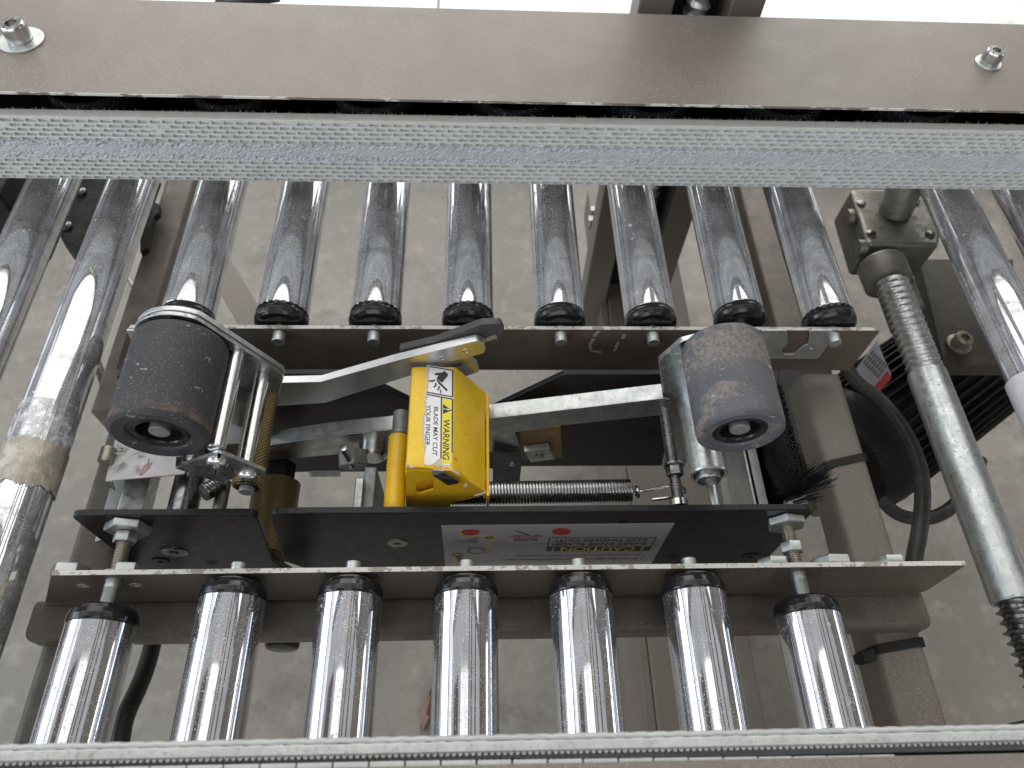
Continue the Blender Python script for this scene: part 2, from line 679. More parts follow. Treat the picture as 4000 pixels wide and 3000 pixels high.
M_BELT = belt_mat()
M_BELT_W = worn('worn_belt_rubber', (.54, .56, .595), (.47, .485, .52), .6, 0, 120, (.6, .61, .62), .4, 500, bmp=.5, bscale=500, speck=.6)
M_BELT_F = worn('grey_belt_edge', (.56, .58, .565), (.48, .495, .485), .6, 0, 60, (.3, .29, .27), .4, 500, bmp=.2, bscale=500, speck=.64)
M_BELT_E = worn('cream_belt_edge', (.70, .705, .66), (.62, .63, .585), .6, 0, 60, (.3, .29, .27), .4, 500, bmp=.2, bscale=500, speck=.64)


def concrete():
    m = base_mat('concrete', (.3, .28, .25), .5)
    v = coords(m, rnd=False)
    c = mixc(m, noise(m, v, 3.5, 6, .7, .41, .60), (.215, .200, .178), (.315, .295, .262))
    c = mixc(m, mul(m, noise(m, v, 7, 6, .75, .47, .66), .8), c, (.125, .113, .101))
    c = mixc(m, mul(m, noise(m, v, 26, 5, .65, .52, .75), .5), c, (.42, .395, .35))
    c = mixc(m, mul(m, noise(m, v, 150, 4, .7, .55, .7), .4), c, (.2, .18, .16))
    link(m, c, 'Base Color')
    bump(m, noise(m, v, 120, 5, .7, .2, .8), .3, .002)
    return m


M_FLOOR = concrete()


def foam():
    m = base_mat('white_foam', (.8, .82, .81), .6)
    v = coords(m, rnd=False)
    c = mixc(m, noise(m, v, 6, 4, .6, .4, .6), (.80, .82, .81), (.74, .77, .76))
    c = mixc(m, mul(m, noise(m, v, 4.5, 4, .65, .56, .68), .5), c, (.52, .72, .66))
    c = mixc(m, mul(m, noise(m, v, 18, 5, .7, .60, .7), .5), c, (.45, .46, .46))
    link(m, c, 'Base Color')
    return m


M_FOAM = foam()


def film(name, col, trans):
    m = base_mat(name, col, .22)
    v = coords(m, rnd=False)
    n, l = nt(m)
    f = noise(m, v, 55, 5, .7, .42, .6)
    c = mixc(m, f, col, tuple(min(1, x * 1.25 + .03) for x in col))
    link(m, c, 'Base Color')
    link(m, mixf(m, f, trans, 1.0), 'Alpha')
    bump(m, noise(m, coords(m, (1, .45, 1), rnd=False), 110, 5, .75, .3, .7), .7, .0012)
    return m


M_TAPE = film('yellowed_tape', (.42, .385, .32), .8)
M_TAPE_C = film('clear_tape', (.62, .62, .64), .10)
M_FILM = worn('glossy_film', (.58, .575, .59), (.50, .495, .50), .2, 0, 40, (.8, .8, .82), .5, 200, rvar=.08, bmp=.25, bscale=90)
M_BLOCK = worn('amber_plastic', (.21, .12, .05), (.30, .19, .07), .35, 0, 60, (.1, .06, .03), .5, 400)
M_LEAF = worn('dry_leaf', (.20, .13, .095), (.27, .185, .145), .8, 0, 60, (.1, .06, .04), .5, 300)
M_PLATE = worn('data_plate', (.42, .42, .46), (.34, .34, .38), .4, 0, 80, (.15, .15, .15), .6, 350)
M_RED = base_mat('plate_red', (.45, .03, .045), .45)
M_BRISTLE = base_mat('bristle', (.009, .009, .010), .3)
M_GREYP = worn('grey_bolt', (.30, .32, .31), (.22, .23, .23), .5, .5, 80, (.1, .1, .09), .4, 400)
M_LILAC = worn('bluish_sheet', (.045, .048, .06), (.06, .064, .08), .4, 0, 40, (.3, .3, .3), .3, 800)
M_AMBERBOLT = worn('oiled_bolt', (.42, .38, .32), (.33, .29, .24), .35, .7, 90, (.2, .15, .1), .4, 400)
M_LINT = base_mat('lint', (.62, .60, .55), .8)

# ------------------------------------------------------------------ the setting
FLOOR_Z = -0.66
obj('floor', MB().box((-9, -6, FLOOR_Z - .05), (9, 9, FLOOR_Z)), M_FLOOR, kind='structure')

M_BEAM = base_mat('beam_paint', (.10, .05, .04), .6)
M_BEAM2 = base_mat('beam_ochre', (.30, .19, .07), .6)
M_BEAM3 = base_mat('beam_grey', (.10, .10, .10), .6)
for bx0, bx1, ba, bb, mm in ((-2.3, -1.35, -4, .75, M_BEAM), (.62, .80, -4, 2.0, M_BEAM2), (1.15, 1.3, -4, 2.0, M_BEAM3), (2.1, 2.3, -4, 2.0, M_BEAM3)):
    obj('stripe_beam', MB().box((bx0, ba, 3.1), (bx1, bb, 3.3)), mm, kind='structure')  # unseen beams, added to put stripes into the roller reflections

M_SLAB = base_mat('slab_grey', (.16, .14, .12), .7)
obj('reflection_slab', MB().box((4.6, -4.0, 1.35), (4.7, 5.0, 3.6)), M_SLAB, kind='structure')  # unseen dark slab, added to darken the right side of the rollers

# ------------------------------------------------------------------ rollers
X0, PITCH = -0.2945, 0.0938


def make_roller(name, label, group, length, notched, back, mat, axle):
    """local frame: y = 0 at the outer face of the near cap, the roller runs to +y (back) or -y"""
    t = thing(name, label, 'roller', (0, 0, 0), group)
    s = 1 if back else -1
    ax = (0, s, 0)
    obj('sleeve', MB().lathe((0, s * .0155, 0), ax, [(0, .0254), (.0003, .0257), (length, .0257)], 72), mat, t)
    cap = MB().lathe((0, 0, 0), ax, [(0, .0085), (0, .0155), (.0010, .0196), (.0030, .0230), (.0060, .0252), (.0100, .0263), (.0140, .0264), (.0156, .0256)], 64) if not back else MB().lathe((0, 0, 0), ax, [(0, .0085), (0, .0185), (.0012, .0228), (.0038, .0258), (.0075, .0268), (.0108, .0264), (.0124, .0253), (.0150, .0253), (.0156, .0242)], 64)
    if notched:
        for k in range(24):
            g = 2 * pi * k / 24
            c = Vector((cos(g) * .0256, s * .0139, sin(g) * .0256))
            cap.obox(c, Vector((cos(g), 0, sin(g))) * .0007, Vector((-sin(g), 0, cos(g))) * .0018, Vector((0, .0019, 0)))
    obj('end_cap', cap, M_CAP, t)
    obj('axle', MB().lathe((0, s * .01, 0), ax, [(-.01 - axle, .0058), (-.0095 - axle, .0062), (.005, .0062)], 28), M_ZINC_W, t)
    return t


REAR = ['chrome roller in the rear row, just behind the nicked black rubber roller',
        'rear chrome roller standing next right of the one behind the black rubber roller',
        'rear chrome roller whose notched cap sits just left of the forked black rubber tip',
        'rear chrome roller ending in a notched cap right at the forked black rubber tip',
        'rear chrome roller with plain rounded cap just left of the chalk mark',
        'rear chrome roller with plain cap just right of the chalk mark',
        'rear chrome roller whose end hides behind the paper-smeared grey rubber roller',
        'rear chrome roller above the slotted zinc hook, smudged with black grease']
RG = 'short chrome rollers of the rear row'
pr = pn = None
for i, lab in enumerate(REAR):
    notched = i in (1, 2, 3, 7)
    if notched:
        o = pn = make_roller('chrome_roller', lab, RG, .40, True, True, M_CHROME, .0175) if pn is None else pn
        if i != 1:
            o = copy_tree(pn)
    else:
        if pr is None:
            o = pr = make_roller('chrome_roller', lab, RG, .40, False, True, M_CHROME, .0175)
        else:
            o = copy_tree(pr)
    o.location = (X0 + PITCH * i, .4445, 0)
    o['label'] = lab
    if i == 6:
        o.location.y = .4490

FRONT = ['front chrome roller set back on a threaded stud beside the left frame tube',
         'front chrome roller with paint flecks, second from the left frame tube',
         'front chrome roller below the round screw head left of the grey sticker',
         'front chrome roller below the left end of the grey caution sticker',
         'front chrome roller below the caution box of the grey sticker',
         'front chrome roller just right of the grey sticker, nicked along one side',
         'front chrome roller set back on a stud beside the right frame tube']
FG = 'chrome rollers of the front row'
pf = None
for i, lab in enumerate(FRONT):
    if pf is None:
        o = pf = make_roller('chrome_roller', lab, FG, .40, False, False, M_CHROME2, .0155)
    else:
        o = copy_tree(pf)
    o.location = (X0 + PITCH * i + (-.003 if i == 0 else -.0012 if i == 6 else .0012), .1875 if 0 < i < 6 else .1685, 0)
    o['label'] = lab


def long_roller(x, label):
    t = thing('long_chrome_roller', label, 'roller', (x, .35, 0), 'long chrome rollers beside the tape head')
    obj('sleeve', MB().lathe((x, -.35, 0), (0, 1, 0), [(0, .0242), (.001, .025), (1.22, .025), (1.221, .0242)], 72), M_CHROME, t)
    return t


l1 = long_roller(-.4830, 'long bare chrome roller at the far left edge')
l2 = long_roller(-.3957, 'long chrome roller wrapped in yellowed crinkled tape')
r1 = long_roller(.5550, 'long chrome roller with a white sleeve beside the screw pipe')
r2 = long_roller(.6440, 'long chrome roller at the upper right corner beyond the gearbox')


def wrap(parent, x, ya, yb, r, mat, name, jag):
    mb = MB()
    n = 96
    rings = 8
    vs = []
    for i in range(rings + 1):
        for k in range(n):
            g = 2 * pi * k / n
            j = jag * (sin(g * 5) * .5 + sin(g * 13 + 1) * .3 + random.uniform(-.4, .4))
            y = ya + (yb - ya) * i / rings + (j if i in (0, rings) else 0)
            rr = r + random.uniform(0, jag * .12)
            vs.append((x + rr * cos(g), y, rr * sin(g)))
    fs = [(i * n + k, i * n + (k + 1) % n, (i + 1) * n + (k + 1) % n, (i + 1) * n + k) for i in range(rings) for k in range(n)]
    mb.add(vs, fs)
    return obj(name, mb, mat, parent, ang=60)


LX = -.3957
ya = AZ(90, 1890, .02).y
yb = AZ(150, 1715, .02).y
yc = AZ(230, 1560, .02).y
wrap(l2, LX, ya, yb, .0260, M_TAPE, 'yellowed_tape', .003)
wrap(l2, LX, yb - .004, yc, .0254, M_TAPE_C, 'clear_tape', .0006)
ys = AZ(3950, 1440, .02).y
wrap(r1, .555, -.3, ys, .0272, M_SLEEVE, 'white_sleeve', .0004)

# ------------------------------------------------------------------ rails, tubes and frame
def poly_y(pts, y, th):
    """outline given in pixels of the photograph, laid on the upright plane at y, th metres thick"""
    P = []
    for q in pts:
        P.append(AY(q[0], q[1], y) if len(q) == 2 else Vector((q[0], y, q[1])))
    return MB().prism(P, (0, th, 0))


def rcorner(p, a, b, r, n=5):                 # rounded corner points at p between a and b (2-D)
    p, a, b = Vector(p), Vector(a), Vector(b)
    u, v = (a - p).normalized(), (b - p).normalized()
    s, e = p + u * r, p + v * r
    return [tuple((1 - t) ** 2 * s + 2 * t * (1 - t) * p + t * t * e) for t in [k / n for k in range(n + 1)]]


def rpoly(pts, rad):
    out = []
    m = len(pts)
    for i in range(m):
        r = rad[i] if isinstance(rad, (list, tuple)) else rad
        if r <= 0:
            out.append(tuple(pts[i]))
        else:
            out += rcorner(pts[i], pts[i - 1], pts[(i + 1) % m], r)
    return out


def plate_y(px, y, th, rad=0.0):
    pts = [(AY(q[0], q[1], y).x, AY(q[0], q[1], y).z) if len(q) == 2 else (q[0], q[1]) for q in px]
    pts = rpoly(pts, rad)
    return MB().prism([(a, y, b) for a, b in pts], (0, th, 0))


def plate_w(pts, y, th, rad=0.0):
    return MB().prism([(a, y, b) for a, b in rpoly(pts, rad)], (0, th, 0))


rail = thing('rear_rail', 'brown painted rail that holds the rear chrome rollers, with a chalk mark', 'rail', (0, .44, 0))
obj('rail_plate', plate_w([(-.3448, .0082), (.4084, .0082), (.4080, -.066), (-.388, -.066)], .438, .0043, (.002, .004, .004, .001)), M_RAIL, rail, .0005)
hk = [(2975, 1292), (3075, 1292), (3078, 1345), (3052, 1372), (3062, 1384), (3100, 1384), (3140, 1352), (3158, 1345), (3162, 1300), (3172, 1292), (3253, 1291), (3254, 1318), (3204, 1395), (3190, 1403), (2985, 1403)]
obj('hook_bracket', poly_y(hk, .4350, .0030), M_ZINC_W, rail, .0008)
obj('hook_bracket', poly_y([(492, 1292), (600, 1292), (600, 1400), (545, 1392)], .4350, .0030), M_ZINC_W, rail, .0008)
for a in ((3254, 1318), (3170, 1367)):
    pass
rv = AY(3171, 1366, .4345)
obj('rivet', MB().lathe((rv.x, .4352, rv.z), (0, -1, 0), [(0, .0022), (.0006, .002), (.001, .0012)], 16), M_STEEL, rail)
ch = MB()


def ribbon(mb, px, y, w, off=0.0):
    P = [AY(a, b, y) for a, b in px]
    for a, b in zip(P[:-1], P[1:]):
        d = (b - a)
        n = Vector((-d.z, 0, d.x)).normalized() * w
        e = d.normalized() * w * .3
        mb.prism([a - n - e, b - n + e, b + n + e, a + n - e], (0, -.0002 - off, 0))


for px in ([(2338, 1294), (2320, 1313)], [(2318, 1324), (2304, 1346), (2310, 1371), (2350, 1376)], [(2440, 1307), (2432, 1322)], [(2414, 1339), (2400, 1370)]):
    ribbon(ch, px, .4379, .0016)
obj('chalk_mark', ch, M_CHALK, rail, kind='stuff')

fr = thing('front_rail', 'brown rail with chipped pale top edge that holds the front rollers', 'rail', (0, .19, 0))
flx = AY(170, 2352, .19).x
obj('rail_plate', plate_w([(-.3407, .0140), (.405, .0150), (.4045, .0135), (AY(3616, 2311, .19).x, -.0615), (flx, -.0615)], .190, .0042, (0.001, 0, .001, .006, .002)), M_RAIL, fr, .0005)
for k, (xa, xb) in enumerate(((218, 348), (449, 570), (2961, 3078), (3173, 3325), (3416, 3533))):
    c = AZ((xa + xb) / 2, 2178, -.0005)
    obj('hex_nut', MB().hexn((c.x, .1945, -.004), (0, 1, 0), .0085, (xb - xa) * .5 * .61 / 2867 + .0012, .2 + k), M_ZINC_W, fr, .0005)
for cx, cy, r in ((515, 535, .0052), (838, 530, .0052)):
    c = AY(cx / 1.58, 1950 + cy / 1.58, .1898)
    s = MB().lathe((c.x, .1899, c.z), (0, -1, 0), [(0, r), (.0004, r * .95), (.0005, r * .45), (-.0015, r * .4)], 24)
    obj('countersunk_screw', s, M_ZINC_W, fr)
for cx, cy, r in ((635, 472, .0056), (990, 468, .0056), (1320, 465, .0056), (1520, 437, .0056)):
    c = AY(2600 + cx / 1.58, 1950 + cy / 1.58, .1898)
    obj('countersunk_screw', MB().lathe((c.x, .1899, c.z), (0, -1, 0), [(0, r), (.0004, r * .95), (.0005, r * .45), (-.0015, r * .4)], 24), M_BROWN_D, fr)


def rbox(lo, hi, r, ax):                      # tube section with rounded corners, along x (0) or y (1)
    a0, a1 = (lo[1], hi[1]) if ax == 0 else (lo[0], hi[0])
    pts = rpoly([(a0, lo[2]), (a1, lo[2]), (a1, hi[2]), (a0, hi[2])], r)
    if ax == 0:
        return MB().prism([(lo[0], a, b) for a, b in pts], (hi[0] - lo[0], 0, 0))
    return MB().prism([(a, lo[1], b) for a, b in pts], (0, hi[1] - lo[1], 0))


txa = AY(215 / 1.58, 1950 + 850 / 1.58, .165).x
txb = AY(2600 + 1648 / 1.58, 1950 + 740 / 1.58, .165).x
tubes = thing('front_cross_tube', 'brown rounded cross tube running under the front rollers', 'tube', (0, .18, -.08))
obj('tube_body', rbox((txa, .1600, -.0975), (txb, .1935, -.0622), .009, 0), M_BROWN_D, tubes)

rt = thing('frame_tube', 'brown square frame tube at the right carrying two cable ties', 'tube', (.39, .3, -.11))
obj('tube_body', rbox((.362, -.35, -.134), (.410, .4465, -.0865), .010, 1), M_BROWN, rt)
lt = thing('frame_tube', 'dark brown frame tube at the left behind the film sheet', 'tube', (-.366, .3, -.11))
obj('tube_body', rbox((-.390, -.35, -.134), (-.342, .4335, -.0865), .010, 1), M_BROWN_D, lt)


def cable_tie(px, py, label, tilt):
    c = AZ(px, py, -.0865)
    t = thing('cable_tie', label, 'cable tie', (.386, c.y, -.0865), 'black cable ties on the right frame tube')
    mb = MB()
    y = c.y
    pts = rpoly([(.3598, -.1365), (.4122, -.1365), (.4122, -.0842), (.3598, -.0842)], .011)
    n = len(pts)
    vs = []
    for w in (-.0042, .0042):
        for (a, b) in pts:
            vs.append((a, y + w + tilt * (a - .386), b))
    for w in (-.0042, .0042):
        for (a, b) in pts:
            vs.append((.386 + (a - .386) * .94, y + w + tilt * (a - .386), -.11 + (b + .11) * .94))
    fs = []
    for i in range(n):
        j = (i + 1) % n
        fs += [(i, j, n + j, n + i), (2 * n + i, 2 * n + j, 3 * n + j, 3 * n + i), (i, j, 2 * n + j, 2 * n + i), (n + i, n + j, 3 * n + j, 3 * n + i)]
    mb.add(vs, fs)
    obj('strap', mb, M_MATB, t, .0003)
    h = MB().obox((.3535, y - .0045 + tilt * -.03, -.0905), (.0062, .001, .001), (0, .0055, 0), (0, 0, .0055))
    obj('lock_head', h, M_MATB, t, .0012)
    return t


cable_tie(3330, 1800, 'black cable tie round the right frame tube, above the front rail', .22)
cable_tie(3560, 2520, 'black cable tie round the right frame tube, below the cross tube', .14)

# ------------------------------------------------------------------ drive belts and their covers
BX0, BX1, BZ0, BZ1 = -.78, .86, .0640, .1390


def belt_tread():
    """face at local y = 0 looking to -y; lozenge pockets in staggered rows, the middle rows worn flat"""
    px_, pz = .0114, .0066
    rows = 14
    nx = int((BX1 - BX0) / px_)
    rnd = random.Random(3)
    faces_t = MB()
    z_lo = BZ0 + .0005
    hz = (BZ1 - BZ0 - .0010) / rows
    for r in range(rows):
        z0 = z_lo + r * hz
        z1 = z0 + hz
        worn_row = r in (5, 6, 7, 8)
        if worn_row:
            continue
        off = (r % 2) * px_ * .5 + (r // 2) * .0011
        for i in range(-1, nx + 1):
            x0 = BX0 + i * px_ + off
            x1 = x0 + px_
            if x0 < BX0 or x1 > BX1:
                continue
            if worn_row:
                if rnd.random() < .3:
                    continue_pocket = True
                dep = rnd.uniform(-.0002, .0011) if r != 7 else rnd.uniform(-.0002, .0004)
                a, b = rnd.uniform(.15, .4), rnd.uniform(.6, .9)
            else:
                dep = .0042 if rnd.random() > .05 else .0010
                a, b = .05, .89
            outer = [(x0, z0), (x1, z0), (x1, z1), (x0, z1)]
            zi0, zi1 = z0 + hz * .09, z1 - hz * .17
            xs0, xs1 = x0 + px_ * a, x0 + px_ * b
            sk = px_ * .10
            inner = [(xs0, zi0), (xs1 - sk, zi0), (xs1, (zi0 + zi1) / 2), (xs1 - sk, zi1), (xs0 + sk * .5, zi1), (xs0 - sk * .2, (zi0 + zi1) / 2)]
            j = lambda: rnd.uniform(-.0002, .0002)
            jit = .0006 if worn_row else 0
            vo = [(x, (0 if not worn_row else -.0002 + abs(j()) * 2), z) for x, z in outer]
            vi = [(x + j(), 0 - (.0003 if not worn_row else 0), z + j()) for x, z in inner]
            vb = [(x + (.0004 if k in (0, 5, 4) else -.0004) + j(), dep + j(), z + j()) for k, (x, z) in enumerate(inner)]
            faces_t.add(vo + vi + vb, [
                (0, 1, 5, 4), (1, 6, 5), (1, 2, 6), (2, 7, 6), (2, 3, 8, 7), (3, 9, 8), (3, 0, 9), (0, 4, 9),
                (4, 5, 11, 10), (5, 6, 12, 11), (6, 7, 13, 12), (7, 8, 14, 13), (8, 9, 15, 14), (9, 4, 10, 15),
                (10, 11, 12, 13, 14, 15)])
    # worn band: pockets rubbed shut, torn crumbs and pits left
    z0, z1 = z_lo + 5 * hz, z_lo + 9 * hz
    gx, gz = 820, 13
    P = []
    for k in range(gz + 1):
        for i in range(gx + 1):
            edge = min(k, gz - k)
            rough = .00045 if edge in (1, 2, 3) else (.0002 if edge else .00012)
            d = rnd.gauss(0, rough)
            if edge in (1, 2, 3) and rnd.random() < .14:
                d += rnd.uniform(.0012, .0032)
            elif edge > 3 and rnd.random() < .03:
                d += rnd.uniform(.0006, .0016)
            jx = rnd.uniform(-.0006, .0006) if 0 < i < gx else 0
            P.append((BX0 + (BX1 - BX0) * i / gx + jx, d - .0002, z0 + (z1 - z0) * k / gz + (rnd.uniform(-.0004, .0004) if edge else 0)))
    F = [(k * (gx + 1) + i, k * (gx + 1) + i + 1, (k + 1) * (gx + 1) + i + 1, (k + 1) * (gx + 1) + i) for k in range(gz) for i in range(gx)]
    faces_t.add(P, F)
    global N_WORN
    N_WORN = len(F)
    return faces_t


N_WORN = 0
tread_me = D.meshes.new('tread')
tb = belt_tread()
tread_me.from_pydata(tb.v, [], tb.f)
tread_me.materials.append(M_BELT)
tread_me.materials.append(M_BELT_W)
n_plain = len(tb.f) - N_WORN
for p in tread_me.polygons:
    if p.index >= n_plain:
        p.material_index = 1


def fuzz(y0, y1, z, n, seed):
    mb = MB()
    rnd = random.Random(seed)
    for _ in range(n):
        x = rnd.uniform(BX0, BX1)
        y = rnd.uniform(y0, y1)
        h = rnd.uniform(.001, .0040)
        dx, dy = rnd.uniform(-.0018, .0018), rnd.uniform(-.001, .001)
        w = .00016
        mb.add([(x - w, y, z), (x + w, y, z), (x + dx, y + dy, z + h)], [(0, 1, 2)])
        mb.add([(x, y - w, z), (x, y + w, z), (x + dx, y + dy, z + h)], [(0, 1, 2)])
    return mb


def make_belt(label, y, face, thick=.0115):
    """face -1: tread looks to -y, face +1: tread looks to +y"""
    t = thing('drive_belt', label, 'belt', (0, y, BZ0), 'side drive belts')
    s = 1 if face < 0 else -1
    y_in = y + s * thick
    lo, hi = sorted((y + s * .0030, y_in))
    body = MB().box((BX0, lo, BZ0), (BX1, hi, BZ1 + .0003))
    me_mat = M_BELT_E if face < 0 else M_BELT_F
    obj('belt_body', body, me_mat, t, .0008)
    # raised rim strips above and below the pockets close the tread
    lo, hi = sorted((y, y + s * .0035))
    if face < 0:
        obj('edge_strip', MB().box((BX0, lo, BZ1 - .0006), (BX1, hi, BZ1 + .0008)), M_BELT_E, t, .0004)
    else:                                     # the pockets cut the near belt's edge into shallow scallops
        n_ = int((BX1 - BX0) / .0019)
        pts_ = [(BX0 + .0019 * i, y - .0013 + .00035 * abs(sin(pi * i * .0019 / .0114)), BZ1 - .0019) for i in range(n_)]
        obj('scalloped_edge', MB().tube(pts_, .0016, 8), M_BELT_F, t)
    tr = D.objects.new('tread', tread_me)
    COL.objects.link(tr)
    tr.parent = t
    tr.location = (0, 0, -BZ0)
    if face > 0:
        tr.rotation_euler = (0, 0, pi)
        tr.location = (BX0 + BX1, 0, -BZ0)
    tr['kind'] = 'stuff'
    lo, hi = sorted((y + s * .004, y_in))
    obj('frayed_threads', fuzz(lo, hi, BZ1, 2400, 5), M_LINT, t, kind='stuff')
    # small teeth on the inner side
    te = MB()
    dt = .0028 if face < 0 else .0017
    p = .0062 if face < 0 else .0036
    n = int((BX1 - BX0) / p)
    for i in range(n):
        x = BX0 + i * p
        q = [(x, y_in, BZ0 + .002), (x + p * .9, y_in, BZ0 + .002), (x + p * .62, y_in + s * dt, BZ0 + .002), (x + p * .28, y_in + s * dt, BZ0 + .002)]
        te.prism(q, (0, 0, BZ1 - BZ0 - (.003 if face > 0 else .008)))
    obj('drive_teeth', te, me_mat, t, kind='stuff')
    return t


make_belt('pale grey pocketed drive belt below the long bolted cover', .5845, -1)
make_belt('pale grey drive belt seen edge-on along the near edge', .0540, 1, .0085)

cz = .162
cov = thing('belt_cover', 'dusty taupe cover plate with two socket bolts along the far side', 'cover', (0, .66, cz))
obj('cover_plate', MB().prism([(-.80, .5905, cz), (.90, .5845, cz), (.90, .7275, cz), (-.80, .7450, cz)], (0, 0, -.0024)), M_BROWN, cov, .0005)
obj('chip_highlight_edge', MB().prism([(-.80, .5905, cz + .0002), (.90, .5845, cz + .0002), (.90, .5852, cz + .0002), (-.80, .5912, cz + .0002)], (0, -.0002, -.0022)), M_CHIP, cov)  # paint chips and the bright edge highlight, both coloured into a strip
obj('cover_wall', MB().box((-.80, .712, cz - .09), (.90, .7142, cz - .0028)), M_MATB, cov)  # coloured black so the gap under the cover reads as shade
obj('shade_liner', MB().box((-.80, .5978, .0708), (.90, .7112, .072)), M_MATB, cov)  # black sheet added to imitate the shade inside the gap


def socket_bolt(c, rw, tilt, label, rh0):
    b = MB()
    u, v, a = frame(Vector((tilt, 0, 1)))
    base = Vector(c)
    rh = rh0
    n = 60
    prof = [(.0022, rh * .98), (.0028, rh), (rh * 1.45, rh), (rh * 1.60, rh * .93), (rh * 1.66, rh * .88), (rh * 1.66, rh * .56)]
    b.lathe(base, a, prof, 60, cap=False)
    # hexagon socket
    k = len(b.v)
    for t in (rh * 1.66, rh * .9):
        for i in range(60):
            g = 2 * pi * i / 60
            m = g % (pi / 3) - pi / 6
            r = rh * .50 / cos(m) * .92
            b.v.append(tuple(base + a * t + (u * cos(g) + v * sin(g)) * r))
    for i in range(60):
        j = (i + 1) % 60
        b.f.append((k - 60 + i, k - 60 + j, k + j, k + i))
        b.f.append((k + i, k + j, k + 60 + j, k + 60 + i))
    b.f.append(tuple(k + 60 + i for i in range(60)))
    for i in range(40):                       # knurled head
        g = 2 * pi * i / 40
        d = u * cos(g) + v * sin(g)
        b.obox(base + a * rh * .9 + d * rh, d * .0003, (v * cos(g) - u * sin(g)) * rh * .04, a * rh * .5)
    o = obj('socket_bolt', b, M_STEEL, cov, label=label)
    w = MB().lathe(Vector(c) - Vector((0, 0, 0)), (0, 0, 1), [(0.0001, rw), (.0016, rw), (.0021, rw * .97), (.0022, rh * .8)], 48)
    wo = obj('washer', w, M_ZINC_W if rw > .012 else M_STEEL)
    wo.parent = o
    return o


pb = AZ(85, 160, cz)
socket_bolt((pb.x, pb.y, cz), .0208, -.05, 'socket bolt on a wide pale washer', .0112)
pb = AZ(3858, 248, cz)
socket_bolt((pb.x, pb.y, cz), .0130, .06, 'socket bolt on a small bright washer', .0090)

hous = MB().box((-.80, .5975, .068), (.90, .7115, .0705))
obj('cover_floor', hous, M_BROWN, cov)


M_WHEEL = worn('wheel_plastic', (.010, .0105, .012), (.016, .0165, .019), .12, 0, 60, (.4, .4, .4), .5, 700, rvar=.05)


def make_wheel(label):
    t = thing('spoked_pulley', label, 'wheel', (0, 0, 0), 'black spoked wheels behind the far belt')
    R_ = .0415
    rim = MB()
    rim.lathe((0, 0, .058), (0, 0, 1), [(0, R_ - .004), (0, R_), (.083, R_), (.0836, R_ - .0012), (.0836, R_ - .0032), (.080, R_ - .004), (0, R_ - .004)], 64, cap=False)
    obj('rim', rim, M_WHEEL, t)
    obj('hub', MB().lathe((0, 0, .058), (0, 0, 1), [(0, .010), (.081, .010), (.082, .009)], 24), M_WHEEL, t)
    sp = MB()
    for k in range(6):
        g = pi / 6 + 2 * pi * k / 6
        d = Vector((cos(g), sin(g), 0))
        sp.obox(d * (R_ * .58) + Vector((0, 0, .098)), d * (R_ * .38), Vector((-sin(g), cos(g), 0)) * .0013, (0, 0, .038))
    obj('spokes', sp, M_WHEEL, t)
    return t


WL = ['black spoked wheel behind the far belt, nearest the wide-washer bolt', 'black spoked wheel behind the far belt, second from the wide-washer bolt',
      'black spoked wheel behind the far belt, third from the wide-washer bolt', 'middle one of the seven black spoked wheels behind the far belt',
      'black spoked wheel behind the far belt, third from the small-washer bolt', 'black spoked wheel behind the far belt, second from the small-washer bolt',
      'black spoked wheel behind the far belt, nearest the small-washer bolt']
w0 = None
for i, lab in enumerate(WL):
    o = w0 = make_wheel(lab) if w0 is None else w0
    if i:
        o = copy_tree(w0)
        o['label'] = lab
    o.location = (-.3805 + .1375 * i, .6405, 0)
    o.rotation_euler = (0, 0, .35 * i)

fc = thing('near_cover', 'brown painted cover strip with cream slotted edge along the near side', 'cover', (0, .0, .14))
ya_, yb_ = AZ(0, 3018, .15).y, AZ(4000, 2934, .15).y
HX = AZ(4000, 2940, .15).x
obj('cover_plate', MB().prism([(x, ya_ + (yb_ - ya_) * (x + HX) / (2 * HX) - .001 - d, .15) for x, d in ((-.8, 0), (.9, 0), (.9, .12), (-.8, .12))], (0, 0, -.0025)), M_BROWN, fc, .0005)
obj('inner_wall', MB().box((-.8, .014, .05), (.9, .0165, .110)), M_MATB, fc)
obj('shade_tray', MB().box((-.8, .0166, .058), (.9, .0440, .060)), M_MATB, fc)  # black tray added so the gap behind the near belt stays dark
for i in range(34):
    xa = -.335 + i * .0196
    if xa > .232:
        break
    e_ = ya_ + (yb_ - ya_) * (xa + .009 + HX) / (2 * HX)
    w_ = .0026 * max(.25, 1 - max(0, xa + .05) / .32)
    obj('edge_block', MB().box((xa, e_ - .0012, .1432), (xa + .0186, e_ - .0008 + w_, .1478)), M_BELT_F, fc, .0004)

# ------------------------------------------------------------------ the tape head: side plates
TY, TT = .238, .006
th = thing('tape_head_frame', 'black side plates of the tape head with a grey caution sticker', 'tape head', (0, .30, 0))
pa = [(294, 2014), (990, 2009), (1066, 2193), (-.150, -.17), (-.2985, -.17)]
pa_x = AY(294, 2030, TY).x
A_pts = [(AY(290, 2030, TY).x, AY(600, 2013, TY).z), (AY(1003, 2011, TY).x, AY(600, 2013, TY).z), (AY(1066, 2193, TY).x, AY(1066, 2193, TY).z), (-.178, -.17), (AY(290, 2030, TY).x + .002, -.17)]
A_pts = rpoly(A_pts, (.008, .012, 0, .006, .006))
obj('side_plate', MB().prism([(a, TY, b) for a, b in A_pts], (0, TT, 0)), M_BLACKP, th, .0011)
zt = AY(2000, 2000, TY).z
B_pts = [(AY(1052, 2010, TY).x, zt), (AY(3170, 2010, TY).x, zt), (AY(3170, 2010, TY).x, -.17), (AY(1052, 2010, TY).x + .035, -.17), (AY(1109, 2193, TY).x, AY(1109, 2193, TY).z)]
